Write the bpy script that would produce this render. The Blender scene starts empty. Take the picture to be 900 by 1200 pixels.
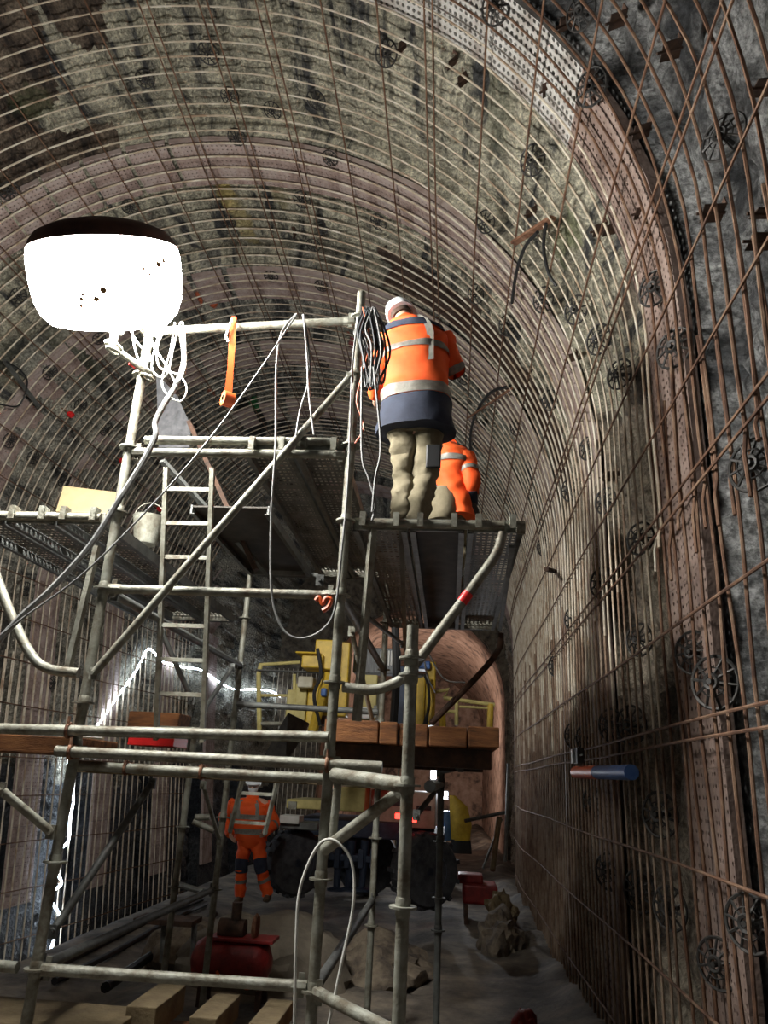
import bpy, math, random
import numpy as np
from mathutils import Vector, Matrix
random.seed(7); rng=np.random.RandomState(5)
C=bpy.context.scene.collection; PI=math.pi
# ------------------------------------------------------------------ camera
YAW,PITCH,ROLL,FPX=-.0987,.3426,.0516,877.9
CAMZ=2.05
def _axes():
    cy,sy,cp,sp=math.cos(YAW),math.sin(YAW),math.cos(PITCH),math.sin(PITCH)
    fw=Vector((sy*cp,cy*cp,sp)); r0=Vector((cy,-sy,0)); u0=r0.cross(fw)
    c,s=math.cos(ROLL),math.sin(ROLL)
    return r0*c+u0*s, u0*c-r0*s, fw
RR,UU,FW=_axes()
cd=bpy.data.cameras.new('camera'); cam=bpy.data.objects.new('camera',cd); C.objects.link(cam)
cd.sensor_fit='VERTICAL'; cd.sensor_height=36; cd.lens=FPX/1200*36; cd.clip_start=.05; cd.clip_end=200
cam.matrix_world=Matrix(((RR.x,UU.x,-FW.x,0),(RR.y,UU.y,-FW.y,0),(RR.z,UU.z,-FW.z,CAMZ),(0,0,0,1)))
bpy.context.scene.camera=cam
# ------------------------------------------------------------------ world, exposure
w=bpy.data.worlds.new('world'); bpy.context.scene.world=w; w.use_nodes=True
w.node_tree.nodes['Background'].inputs[0].default_value=(.75,.85,1,1)
w.node_tree.nodes['Background'].inputs[1].default_value=.03
vs=bpy.context.scene.view_settings; vs.view_transform='Standard'; vs.look='None'; vs.gamma=1; vs.exposure=0.3
LAMP_EMIT=140.0; LED_EMIT=22.0

def ray(px,py): return (FW*FPX+RR*(px-450)+UU*(600-py)).normalized()
def at(px,py,Y):
    d=ray(px,py); p=d*(Y/d.y); return Vector((p.x,p.y,p.z+CAMZ))
def atx(px,py,Y,Z):  # x of the pixel at depth Y, given height
    p=at(px,py,Y); return Vector((p.x,Y,Z))
# ------------------------------------------------------------------ materials
def mat(name,cols,rough=.7,metal=0,scale=8,bump=0,bscale=40,emit=None,estr=0,stretch=None,detail=6):
    m=bpy.data.materials.new(name); m.use_nodes=True; nt=m.node_tree; n=nt.nodes; L=nt.links
    b=n['Principled BSDF']; b.inputs['Roughness'].default_value=rough; b.inputs['Metallic'].default_value=metal
    if not isinstance(cols[0],(tuple,list)): cols=[cols]
    if len(cols)==1: b.inputs['Base Color'].default_value=(*cols[0],1)
    tc=n.new('ShaderNodeTexCoord'); src=tc.outputs['Object']
    if stretch:
        mp=n.new('ShaderNodeMapping'); mp.inputs['Scale'].default_value=stretch; L.new(src,mp.inputs[0]); src=mp.outputs[0]
    if len(cols)>1:
        no=n.new('ShaderNodeTexNoise'); no.inputs['Scale'].default_value=scale; no.inputs['Detail'].default_value=detail; no.inputs['Roughness'].default_value=.65
        L.new(src,no.inputs['Vector'])
        cr=n.new('ShaderNodeValToRGB'); el=cr.color_ramp.elements
        k=len(cols)
        el[0].position=.34; el[0].color=(*cols[0],1); el[1].position=.66; el[1].color=(*cols[-1],1)
        for i in range(1,k-1):
            e=el.new(.34+.32*i/(k-1)); e.color=(*cols[i],1)
        L.new(no.outputs['Fac'],cr.inputs[0]); L.new(cr.outputs[0],b.inputs['Base Color'])
    if bump:
        nb=n.new('ShaderNodeTexNoise'); nb.inputs['Scale'].default_value=bscale; nb.inputs['Detail'].default_value=4
        L.new(src,nb.inputs['Vector']); bp=n.new('ShaderNodeBump'); bp.inputs['Strength'].default_value=bump; bp.inputs['Distance'].default_value=.02
        L.new(nb.outputs['Fac'],bp.inputs['Height']); L.new(bp.outputs[0],b.inputs['Normal'])
    if emit:
        b.inputs['Emission Color'].default_value=(*emit,1); b.inputs['Emission Strength'].default_value=estr
    return m
M={}
M['galv']=mat('galvanised_steel',[(.11,.09,.06),(.21,.205,.165),(.29,.295,.25)],.55,.25,9,.25,60)
M['galvdull']=mat('dull_galvanised_steel',[(.08,.08,.075),(.17,.18,.17)],.6,.3,7,.2,60)
M['deck']=mat('deck_steel',[(.10,.10,.09),(.24,.24,.22)],.6,.3,5,.2,50)
M['darkply']=mat('dark_stained_plywood',[(.025,.022,.018),(.06,.052,.042)],.8,0,5)
M['rust']=mat('rusty_steel',[(.09,.035,.018),(.22,.10,.055),(.33,.19,.12)],.8,.15,14,.3,120)
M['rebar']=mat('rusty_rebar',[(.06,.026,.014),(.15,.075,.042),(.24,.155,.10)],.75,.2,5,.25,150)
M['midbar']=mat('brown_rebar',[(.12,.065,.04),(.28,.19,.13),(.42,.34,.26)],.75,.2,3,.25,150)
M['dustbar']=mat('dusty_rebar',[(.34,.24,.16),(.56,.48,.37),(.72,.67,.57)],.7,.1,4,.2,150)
M['darkrust']=mat('dark_rust_steel',[(.03,.02,.015),(.10,.05,.03)],.85,.1,10,.2,80)
M['black']=mat('black_rubber',[(.012,.012,.013)],.55)
M['blackmetal']=mat('blackened_steel',[(.02,.02,.02),(.06,.055,.05)],.6,.4,20)
M['tyre']=mat('muddy_tyre',[(.02,.022,.028),(.07,.07,.075)],.85,0,8,.4,50)
M['orange']=mat('hi_vis_orange',[(.80,.075,.006),(.88,.12,.015)],.75,0,5,.15,18)
M['navy']=mat('navy_cloth',[(.010,.014,.03),(.028,.036,.062)],.85,0,6,.15,20)
M['reflect']=mat('reflective_tape',[(.15,.14,.12),(.24,.23,.20)],.5,.1,30)
M['khaki']=mat('khaki_cloth',[(.13,.11,.065),(.235,.20,.13)],.9,0,6,.4,18)
M['greycloth']=mat('grey_brown_cloth',[(.09,.08,.065),(.15,.13,.11)],.9,0,6,.3,18)
M['skin']=mat('skin',[(.55,.32,.22)],.6)
M['hair']=mat('hair',[(.05,.03,.02)],.8)
M['helmet']=mat('white_helmet',[(.72,.76,.78)],.35)
M['boot']=mat('brown_boot',[(.06,.04,.025),(.12,.08,.05)],.8,0,12)
M['timber']=mat('timber',[(.08,.03,.01),(.21,.08,.024),(.30,.13,.042)],.8,0,4,.3,30,stretch=(1,6,6))
M['paletimber']=mat('pale_timber',[(.10,.07,.035),(.20,.15,.08)],.85,0,5,.3,40)
M['yellow']=mat('yellow_paint',[(.42,.27,.02),(.68,.46,.04)],.5,0,5,.15,30)
M['paleyellow']=mat('faded_yellow_paint',[(.36,.30,.10),(.55,.47,.18)],.6,0,5,.15,30)
M['cream']=mat('cream_paint',[(.36,.33,.24),(.55,.52,.42)],.6,0,5)
M['red']=mat('red_paint',[(.14,.008,.008),(.28,.018,.016)],.5,0,9,.2,30)
M['redcap']=mat('red_plastic',[(.75,.02,.02)],.4)
M['orangeplastic']=mat('orange_plastic',[(.55,.075,.008)],.5)
M['blue']=mat('blue_paint',[(.03,.10,.32),(.07,.16,.42)],.5,0,9)
M['darkblue']=mat('dark_blue_steel',[(.010,.016,.035),(.03,.045,.08)],.6,.2,6,.3,20)
M['rim']=mat('dusty_blue_rim',[(.03,.045,.09),(.08,.10,.15)],.6,.1,6)
M['white']=mat('white_plastic',[(.75,.75,.72)],.5)
M['hosewhite']=mat('pale_hose',[(.55,.55,.50),(.7,.7,.66)],.5)
M['hosegrey']=mat('grey_hose',[(.10,.10,.10),(.22,.22,.21)],.5,0,10)
M['cable']=mat('dark_cable',[(.02,.022,.025),(.05,.055,.06)],.45)
M['board']=mat('cream_board',[(.20,.145,.07),(.26,.20,.11)],.85,0,4)
M['sheet']=mat('grey_sheet',[(.03,.03,.034),(.09,.09,.095)],.7,0,12,.2,30)
M['rubble']=mat('muddy_rubble',[(.05,.04,.035),(.14,.11,.08),(.22,.18,.13)],.95,0,5,.8,18)
M['sack']=mat('dusty_sacking',[(.10,.085,.065),(.20,.17,.13)],.95,0,3,.6,14)
M['tarp']=mat('grey_tarp',[(.09,.095,.10),(.20,.21,.22)],.6,0,5,.3,14,stretch=(6,6,1))
M['tail']=mat('red_tail_light',[(.5,.02,.02)],.4,emit=(1,.03,.02),estr=6)
M['lampglass']=mat('lit_lamp_glass',[(.8,.9,1)],.3,emit=(.85,.93,1),estr=30)
M['led']=mat('lit_led_strip',[(.8,.9,1)],.3,emit=(.72,.86,1),estr=LED_EMIT)
M['balloon']=mat('lit_balloon_fabric',[(.9,.9,.9)],.6,emit=(1,.985,.93),estr=LAMP_EMIT)
M['ballooncap']=mat('brown_balloon_cap',[(.035,.012,.008),(.10,.035,.02)],.7,0,6,.2,20)
M['patch']=mat('brown_scuff',[(.30,.16,.06)],.8)
M['brick']=mat('old_pink_lining',[(.10,.07,.06),(.42,.27,.20),(.55,.38,.30)],.9,0,2.2,.9,9)
M['ground']=mat('muddy_ground',[(.05,.045,.04),(.14,.12,.10),(.26,.22,.17)],.8,0,1.6,.8,14)

def rock_mat(name,dark,mid,pale,sc=(2.2,.9),rough=.85,pos=(.40,.47,.57),fine=.5):
    m=bpy.data.materials.new(name); m.use_nodes=True; nt=m.node_tree; n=nt.nodes; L=nt.links
    b=n['Principled BSDF']; b.inputs['Roughness'].default_value=rough
    uv=n.new('ShaderNodeUVMap'); uv.uv_map='UVMap'
    mp=n.new('ShaderNodeMapping'); mp.inputs['Scale'].default_value=(sc[0],sc[1],1); L.new(uv.outputs[0],mp.inputs[0])
    no=n.new('ShaderNodeTexNoise'); no.inputs['Scale'].default_value=1; no.inputs['Detail'].default_value=9; no.inputs['Roughness'].default_value=.68
    L.new(mp.outputs[0],no.inputs['Vector'])
    cr=n.new('ShaderNodeValToRGB'); el=cr.color_ramp.elements
    el[0].position=pos[0]; el[0].color=(*dark,1); el[1].position=pos[2]; el[1].color=(*pale,1); e=el.new(pos[1]); e.color=(*mid,1)
    L.new(no.outputs['Fac'],cr.inputs[0])
    n2=n.new('ShaderNodeTexNoise'); n2.inputs['Scale'].default_value=22; n2.inputs['Detail'].default_value=8; n2.inputs['Roughness'].default_value=.8; tcc=n.new('ShaderNodeTexCoord'); L.new(tcc.outputs['Object'],n2.inputs['Vector'])
    mr=n.new('ShaderNodeMapRange'); mr.inputs[1].default_value=.42; mr.inputs[2].default_value=.60; mr.inputs[3].default_value=1-fine; mr.inputs[4].default_value=1+fine
    L.new(n2.outputs['Fac'],mr.inputs[0])
    mx=n.new('ShaderNodeMix'); mx.data_type='RGBA'; mx.blend_type='MULTIPLY'; mx.inputs[0].default_value=1
    L.new(cr.outputs[0],mx.inputs[6]); L.new(mr.outputs[0],mx.inputs[7])
    at_=n.new('ShaderNodeVertexColor'); at_.layer_name='paint'
    m2=n.new('ShaderNodeMix'); m2.data_type='RGBA'; L.new(at_.outputs['Alpha'],m2.inputs[0]); L.new(mx.outputs[2],m2.inputs[6]); L.new(at_.outputs['Color'],m2.inputs[7])
    L.new(m2.outputs[2],b.inputs['Base Color'])
    vo=n.new('ShaderNodeTexVoronoi'); vo.inputs['Scale'].default_value=19; L.new(tcc.outputs['Object'],vo.inputs['Vector'])
    ad=n.new('ShaderNodeMath'); ad.operation='ADD'; L.new(vo.outputs['Distance'],ad.inputs[0]); L.new(n2.outputs['Fac'],ad.inputs[1])
    bp=n.new('ShaderNodeBump'); bp.inputs['Strength'].default_value=1.0; bp.inputs['Distance'].default_value=.06
    L.new(ad.outputs[0],bp.inputs['Height']); L.new(bp.outputs[0],b.inputs['Normal'])
    return m
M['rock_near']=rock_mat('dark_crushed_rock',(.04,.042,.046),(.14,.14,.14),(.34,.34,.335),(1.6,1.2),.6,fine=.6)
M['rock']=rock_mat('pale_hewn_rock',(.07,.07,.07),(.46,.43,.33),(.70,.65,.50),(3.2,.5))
M['rock_brown']=rock_mat('brown_soot_shade_rock',(.03,.022,.018),(.12,.085,.06),(.24,.185,.135),(3.0,.9))  # sooty brown crown, with the lamp cap's shadow put into the colour
M['rock_deep']=rock_mat('dark_grey_hewn_rock',(.06,.06,.06),(.30,.29,.25),(.54,.51,.42),(3.0,.5))
M['rock_shade']=rock_mat('shaded_dark_rock',(.010,.012,.018),(.028,.032,.040),(.07,.072,.078),(1.4,1.0),.5)  # shade on the lower left wall, painted as darker rock
M['rock_wall']=rock_mat('brown_hewn_rock',(.07,.055,.04),(.25,.20,.15),(.44,.38,.29),(1.2,1.0))
M['rock_left']=rock_mat('grey_hewn_rock',(.06,.055,.045),(.26,.24,.19),(.42,.39,.32),(1.6,1.2))
M['panel_pink']=mat('dusty_pink_steel_panel',[(.19,.13,.11),(.36,.27,.24),(.44,.36,.33)],.7,.1,4,.3,40)
M['panel_brown']=mat('brown_dusty_panel',[(.09,.06,.05),(.20,.14,.115),(.27,.20,.17)],.8,.1,4,.3,40)
M['panel_white']=mat('pale_steel_panel',[(.30,.26,.23),(.50,.48,.45),(.60,.58,.56)],.6,.1,3,.2,40)
# ------------------------------------------------------------------ helpers
class MB:
    def __init__(s): s.v=[]; s.f=[]
    def add(s,vs,fs):
        o=len(s.v); s.v+= [tuple(p) for p in vs]; s.f+=[tuple(i+o for i in f) for f in fs]; return s
    def box(s,c,size,rot=None,bev=0):
        sx,sy,sz=[k/2 for k in size]
        vs=[Vector((x*sx,y*sy,z*sz)) for x in(-1,1) for y in(-1,1) for z in(-1,1)]
        if rot is not None: vs=[rot@p for p in vs]
        c=Vector(c); return s.add([p+c for p in vs],[(0,1,3,2),(4,6,7,5),(0,4,5,1),(2,3,7,6),(0,2,6,4),(1,5,7,3)])
    def tube(s,pts,r,n=8,cap=True):
        pts=[Vector(p) for p in pts]; k=len(pts); R=r if isinstance(r,(list,tuple)) else [r]*k
        t0=(pts[1]-pts[0]).normalized(); a=Vector((0,0,1)) if abs(t0.z)<.9 else Vector((1,0,0)); u=t0.cross(a).normalized()
        vs=[]; fs=[]
        for i,p in enumerate(pts):
            t=((pts[min(i+1,k-1)]-pts[max(i-1,0)])).normalized()
            u=(u-t*u.dot(t)).normalized(); v=t.cross(u)
            for j in range(n):
                an=2*PI*j/n; vs.append(p+(u*math.cos(an)+v*math.sin(an))*R[i])
        for i in range(k-1):
            for j in range(n):
                j2=(j+1)%n; fs.append((i*n+j,i*n+j2,(i+1)*n+j2,(i+1)*n+j))
        if cap: fs.append(tuple(range(n))[::-1]); fs.append(tuple((k-1)*n+j for j in range(n)))
        return s.add(vs,fs)
    def cyl(s,a,b,r,n=12): return s.tube([a,b],r,n)
    def lathe(s,prof,c,n=24,axis=None):
        c=Vector(c); vs=[]; fs=[]; k=len(prof); q=axis.to_track_quat('Z','Y') if axis is not None else None
        for r,z in prof:
            for j in range(n):
                an=2*PI*j/n; p=Vector((r*math.cos(an),r*math.sin(an),z))
                if q: p=q@p
                vs.append(c+p)
        for i in range(k-1):
            for j in range(n):
                j2=(j+1)%n; fs.append((i*n+j,i*n+j2,(i+1)*n+j2,(i+1)*n+j))
        fs.append(tuple(range(n))[::-1]); fs.append(tuple((k-1)*n+j for j in range(n)))
        return s.add(vs,fs)
    def ring(s,c,R,r,axis=Vector((0,0,1)),n=16,m=6,a0=0,a1=2*PI):
        q=axis.to_track_quat('Z','Y'); c=Vector(c)
        pts=[c+q@Vector((R*math.cos(a),R*math.sin(a),0)) for a in [a0+(a1-a0)*i/n for i in range(n+1)]]
        return s.tube(pts,r,m,False)
    def slab(s,poly,th,nrm):
        nrm=Vector(nrm).normalized()*th/2; k=len(poly); poly=[Vector(p) for p in poly]
        vs=[p+nrm for p in poly]+[p-nrm for p in poly]
        fs=[tuple(range(k)),tuple(range(k,2*k))[::-1]]+[(i,k+i,k+(i+1)%k,(i+1)%k) for i in range(k)]
        return s.add(vs,fs)
    def build(s,name,m,parent=None,smooth=True,bevel=0,**kw):
        me=bpy.data.meshes.new(name); me.from_pydata(s.v,[],s.f)
        me.materials.append(M[m] if isinstance(m,str) else m)
        if smooth:
            me.shade_smooth() if hasattr(me,'shade_smooth') else None
            try: me.set_sharp_from_angle(angle=math.radians(38))
            except Exception: pass
        me.update()
        o=bpy.data.objects.new(name,me); C.objects.link(o)
        if parent:
            pm=Matrix.Translation(parent['_o']) if '_o' in parent else Matrix.Identity(4)
            o.parent=parent; o.matrix_parent_inverse=parent.matrix_world_inv if hasattr(parent,'matrix_world_inv') else Matrix.Identity(4)
        if bevel:
            md=o.modifiers.new('bevel','BEVEL'); md.width=bevel; md.segments=2; md.limit_method='ANGLE'
        return o
def tag(o,label,cat,group=None):
    o['label']=label; o['category']=cat
    if group: o['group']=group
    return o
class Thing:
    """an Empty at the thing's base; parts are given in world coordinates"""
    def __init__(s,name,label,cat,loc,group=None):
        s.o=bpy.data.objects.new(name,None); C.objects.link(s.o); s.o.location=loc; s.o.empty_display_size=.1
        s.loc=Vector(loc); tag(s.o,label,cat,group)
    def part(s,name,mb,m,parent=None,smooth=True,bevel=0,label=None):
        off=s.loc if parent is None else Vector((0,0,0))
        base=s.loc
        mb2=MB(); mb2.v=[tuple(Vector(p)-base) for p in mb.v]; mb2.f=mb.f
        o=mb2.build(name,m,None,smooth,bevel); o.parent=parent or s.o
        if label: o['label']=label
        return o
def single(name,mb,m,label,cat,group=None,smooth=True,bevel=0):
    vs=np.array(mb.v); c=Vector(((vs[:,0].min()+vs[:,0].max())/2,(vs[:,1].min()+vs[:,1].max())/2,vs[:,2].min()))
    mb2=MB(); mb2.v=[tuple(Vector(p)-c) for p in mb.v]; mb2.f=mb.f
    o=mb2.build(name,m,None,smooth,bevel); o.location=c; return tag(o,label,cat,group)
def smoothpts(pts,n=8):
    pts=[Vector(p) for p in pts]; out=[]; P=[pts[0]*2-pts[1]]+pts+[pts[-1]*2-pts[-2]]
    for i in range(1,len(P)-2):
        p0,p1,p2,p3=P[i-1:i+3]
        for k in range(n):
            t=k/n; out.append(.5*((2*p1)+(p2-p0)*t+(2*p0-5*p1+4*p2-p3)*t*t+(3*p1-p0-3*p2+p3)*t**3))
    out.append(pts[-1]); return out
def pxs(l,Y=None): return [at(p[0],p[1],p[2] if len(p)>2 else Y) for p in l]
# ------------------------------------------------------------------ tunnel shell
R=4.602; ZC=4.94; YEND=24.0
def Wd(y): return 1.416+.34*np.clip((np.asarray(y,float)-15)/9,0,1)
def RL(y): return 4.5-1.9*np.clip((np.asarray(y,float)-4)/20,0,1)
LW0,LA=ZC+.95,PI*4.6   # lengths: right wall, arc (by angle*R)
def shell(s,y,off=0.):
    """s = length along the profile from the right wall base; off = outward offset"""
    s=np.asarray(s,float); y=np.asarray(y,float); W=Wd(y); cx=W-R; rl=RL(y)
    right=s<ZC; a=np.clip((s-ZC)/R,0,PI); left=s>ZC+PI*R
    rad_x=np.where(a<PI/2,R,rl)
    x=cx+(rad_x+off)*np.cos(a); z=ZC+(R+off)*np.sin(a)
    z=np.where(right,s,z); d=s-(ZC+PI*R)
    z=np.where(left,ZC-d,z); x=np.where(left,x+np.clip(d,0,9)*.10,x)
    return x,y,z
STOT=ZC+PI*R+ZC+.95
def inside(p):
    W=float(Wd(p.y)); cx=W-R; rl=float(RL(p.y))
    if p.z<ZC: return cx-rl+max(0,ZC-p.z)*.10<p.x<W
    rx=R if p.x>cx else rl
    return ((p.x-cx)/rx)**2+((p.z-ZC)/R)**2<1
def hit(px,py,back=0.):
    d=ray(px,py); t=.5; o=Vector((0,0,CAMZ))
    while t<40 and inside(o+d*t): t+=.05
    t-=.05
    for _ in range(12):
        if inside(o+d*(t+.0001)): t+=.004
    return o+d*(t-back)
def s_of(p):
    W=float(Wd(p.y)); cx=W-R; rl=float(RL(p.y))
    if p.z<ZC: return p.z if p.x>cx else ZC+PI*R+(ZC-p.z)
    return ZC+R*math.atan2((p.z-ZC)/R,(p.x-cx)/(R if p.x>cx else rl))
def inward(p):
    s=s_of(p); x,y,z=shell(s,p.y,0); x2,y2,z2=shell(s,p.y,-.1) if ZC<s<ZC+PI*R else (x-(.1 if s<=ZC else -.1),y,z)
    v=Vector((float(x2)-float(x),0,float(z2)-float(z))); return v.normalized()
BANDS=[4.21,7.1,9.65,11.75,14.0,16.3,18.6,21.0]; BW=.74
def vnoise(X,Y,seed):
    r=np.random.RandomState(seed); T=r.rand(64,64)
    xi=np.floor(X).astype(int); yi=np.floor(Y).astype(int); fx=X-xi; fy=Y-yi
    fx=fx*fx*(3-2*fx); fy=fy*fy*(3-2*fy)
    g=lambda a,b:T[a%64,b%64]
    return (g(xi,yi)*(1-fx)+g(xi+1,yi)*fx)*(1-fy)+(g(xi,yi+1)*(1-fx)+g(xi+1,yi+1)*fx)*fy
def cellnoise(X,Y,seed):
    r=np.random.RandomState(seed); JX=r.rand(64,64); JY=r.rand(64,64); V=r.rand(64,64)
    xi=np.floor(X).astype(int); yi=np.floor(Y).astype(int)
    best=np.full(X.shape,9.); b2=np.full(X.shape,9.); val=np.zeros(X.shape)
    for dx in(-1,0,1):
        for dy in(-1,0,1):
            cx=xi+dx; cy=yi+dy; a=cx%64; b=cy%64
            d=(cx+JX[a,b]-X)**2+(cy+JY[a,b]-Y)**2
            m=d<best; b2=np.where(m,best,np.minimum(b2,d)); val=np.where(m,V[a,b],val); best=np.where(m,d,best)
    return val,np.sqrt(b2)-np.sqrt(best)
def rock_off(S,Y):
    o=.09+.05*(vnoise(S*1.3,Y*1.3,1)-.5)*2+.03*(vnoise(S*5,Y*5,2)-.5)*2+.030*(vnoise(S*11,Y*11,3)-.5)*2
    v,e=cellnoise(S*3.6,Y*2.2,4); o=o+.05*(v-.5)+.05*np.clip(1-e*7,0,1)
    arch=np.clip((S-ZC-.8)/1.2,0,1)*np.clip((ZC+PI*R-.8-S)/1.2,0,1)
    k=np.floor(S/.31+.35*vnoise(Y*.5,S*0,9)); ph=(S/.31+.35*vnoise(Y*.5,S*0,9))-k
    rr=np.random.RandomState(11).rand(400)
    bay=np.searchsorted(np.array(BANDS),Y); idx=((k.astype(int)*7+bay*31)%400)
    g=rr[idx]
    groove=np.where(g>.45,.11,.03)*np.clip(1-np.abs(ph-.5)/.16,0,1)
    o=o+arch*groove*(.6+.8*vnoise(S*3,Y*2.5,8))
    # ramp to the step in front of each band
    prev=-2.
    for b in BANDS:
        end=b; m=(Y>prev)&(Y<end); t=np.clip((Y-prev)/(end-prev),0,1)
        o=np.where(m,o+(.26 if b<9 or b>10 else .42)*np.clip((t-.55)/.45,0,1)**1.5,o)
        prev=b+BW
    return o
def band_mask(Y):
    m=np.zeros(Y.shape,bool)
    for b in BANDS: m|=(Y>b-.02)&(Y<b+BW)
    return m
ys=np.concatenate([np.arange(-3,12,.042),np.arange(12,YEND+.1,.09)]); ss=np.arange(0,STOT,.042)
Yg,Sg=np.meshgrid(ys,ss,indexing='ij'); OFF=rock_off(Sg,Yg); bm=band_mask(Yg); OFF=np.where(bm,.10+.1*OFF,OFF)
X,Y_,Z=shell(Sg,Yg,0)
wallR=Sg<ZC; wallL=Sg>ZC+PI*R
A=np.clip((Sg-ZC)/R,0,PI)
X=X+OFF*np.cos(A); Z=Z+OFF*np.sin(A)*(1-wallR)*(1-wallL)
YD=Yg+.03*(vnoise(Sg*6,Yg*6,21)-.5)
V=np.stack([X,YD,Z],-1).reshape(-1,3); ny,ns=Yg.shape
# paint and stains of their own shape; cavity and recess shade painted in
paint=np.zeros((ny,ns,4)); paint[...,3]=0
def patch(px,py,rs,ry,col,alpha=.9,seed=50,Th=.5):
    p=hit(px,py); s0=s_of(p); d=((Sg-s0)/rs)**2+((Yg-p.y)/ry)**2
    n=vnoise(Sg*7,Yg*7,seed)*.9+vnoise(Sg*19,Yg*19,seed+1)*.5
    m=np.clip((1.15-d-n*Th)*3,0,1)*alpha
    for i in range(3): paint[...,i]=paint[...,i]*(1-m)+col[i]*m if True else 0
    paint[...,3]=np.maximum(paint[...,3],m)
for a in [(262,232,.18,.5,(.60,.46,.16),.9),(285,270,.16,.9,(.62,.50,.22),.8),(325,240,.15,.35,(.5,.42,.2),.6),(655,270,.25,.35,(.32,.40,.12),.55),(640,300,.14,.5,(.35,.42,.14),.5),
          (40,130,.35,.3,(.10,.16,.03),.5),(575,140,.3,.6,(.33,.36,.2),.4),(190,290,.3,.8,(.05,.05,.06),.6),(380,330,.25,.6,(.06,.06,.065),.6),(100,430,.3,.9,(.20,.20,.10),.5),(20,430,.5,.5,(.30,.32,.24),.5),
          (250,358,.14,.16,(.85,.15,.04),.95),(235,356,.07,.25,(.85,.15,.04),.9),(250,465,.10,.2,(.80,.16,.04),.8),(352,420,.08,.22,(.85,.16,.05),.9),(410,412,.08,.2,(.7,.05,.08),.7),(405,400,.05,.15,(.85,.16,.05),.8),
          (300,497,.55,.9,(.012,.014,.012),.95),(300,482,.14,.25,(.02,.22,.06),.9),(330,505,.4,.6,(.012,.014,.016),.9),(880,1000,.25,.2,(.22,.12,.04),.6),  # near-black patches paint the darkness inside the cavity
          (600,350,.3,.3,(.36,.24,.18),.5),(575,330,.2,.3,(.40,.25,.2),.4)]: patch(*a)
dk=((Yg>8.75)&(Yg<9.66)&(Sg<ZC+5.2)&(Sg>1.5));  # shade of the recess painted dark reddish just before the band
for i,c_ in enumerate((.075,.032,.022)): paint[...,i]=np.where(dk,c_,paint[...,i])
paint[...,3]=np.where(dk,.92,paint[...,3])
uvs=np.stack([Sg,Yg],-1).reshape(-1,2)
def grid_obj(name,smask,mats,matfn):
    cols=np.where(smask)[0]; c0,c1=cols[0],cols[-1]
    if c1<ns-1: c1+=1
    n=c1-c0+1; idx=(np.arange(ny)[:,None]*ns+np.arange(c0,c1+1)[None,:])
    v=V[idx.reshape(-1)]; u=uvs[idx.reshape(-1)]; pc=paint.reshape(-1,4)[idx.reshape(-1)]
    I=np.arange(ny*n).reshape(ny,n); q=np.stack([I[:-1,:-1],I[:-1,1:],I[1:,1:],I[1:,:-1]],-1).reshape(-1,4)
    me=bpy.data.meshes.new(name); me.vertices.add(len(v)); me.vertices.foreach_set('co',v.ravel()); me.loops.add(len(q)*4); me.loops.foreach_set('vertex_index',q.ravel())
    me.polygons.add(len(q)); me.polygons.foreach_set('loop_start',np.arange(0,len(q)*4,4)); me.polygons.foreach_set('loop_total',np.full(len(q),4))
    for m in mats: me.materials.append(M[m])
    me.polygons.foreach_set('material_index',matfn(u[q[:,0],0],u[q[:,0],1]).astype(np.int32))
    me.polygons.foreach_set('use_smooth',np.ones(len(q),bool))
    uvl=me.uv_layers.new(name='UVMap'); uvl.data.foreach_set('uv',u[q.ravel()].ravel())
    ca=me.color_attributes.new('paint','FLOAT_COLOR','POINT'); ca.data.foreach_set('color',pc.ravel())
    me.update(); me.validate(); o=bpy.data.objects.new(name,me); C.objects.link(o); o['kind']='structure'; return o
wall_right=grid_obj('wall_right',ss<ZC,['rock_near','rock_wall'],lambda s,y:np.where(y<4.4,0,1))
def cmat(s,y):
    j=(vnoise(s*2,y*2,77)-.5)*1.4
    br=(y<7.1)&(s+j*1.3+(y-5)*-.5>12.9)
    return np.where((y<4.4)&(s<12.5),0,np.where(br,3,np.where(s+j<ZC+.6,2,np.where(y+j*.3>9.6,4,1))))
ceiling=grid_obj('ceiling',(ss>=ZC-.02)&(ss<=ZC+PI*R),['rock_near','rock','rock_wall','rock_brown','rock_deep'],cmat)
wall_left=grid_obj('wall_left',ss>ZC+PI*R-.02,['rock_left','rock_shade'],lambda s,y:np.where(s+(vnoise(s*2,y*2,78)-.5)*1.2>ZC+PI*R+2.9,1,0))
# floor: muddy, dips into a drain trench along the left wall
fx=np.arange(-9,2.6,.09); fy=np.arange(-3,42,.14); FX,FY=np.meshgrid(fx,fy,indexing='ij')
FZ=.05*(vnoise(FX*1.4,FY*1.4,31)-.5)+.03*(vnoise(FX*5,FY*5,32)-.5)-np.clip((-4.6-FX)/1.8,0,1)*.85*np.where(FY<24,1,0)
FZ-=.10*np.exp(-((FX+3.3)/.25)**2)+.08*np.exp(-((FX+.5)/.25)**2)*(FY>9)
FZ+=.25*np.exp(-((FX-1.3)/.35)**2)*vnoise(FX*2,FY*2,33)
nx,nyy=FX.shape; I=np.arange(nx*nyy).reshape(nx,nyy); q=np.stack([I[:-1,:-1],I[1:,:-1],I[1:,1:],I[:-1,1:]],-1).reshape(-1,4)
mb=MB(); mb.v=[tuple(p) for p in np.stack([FX,FY,FZ],-1).reshape(-1,3).tolist()]; mb.f=[tuple(k) for k in q.tolist()]
fl=mb.build('floor','ground'); fl['kind']='structure'
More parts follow.
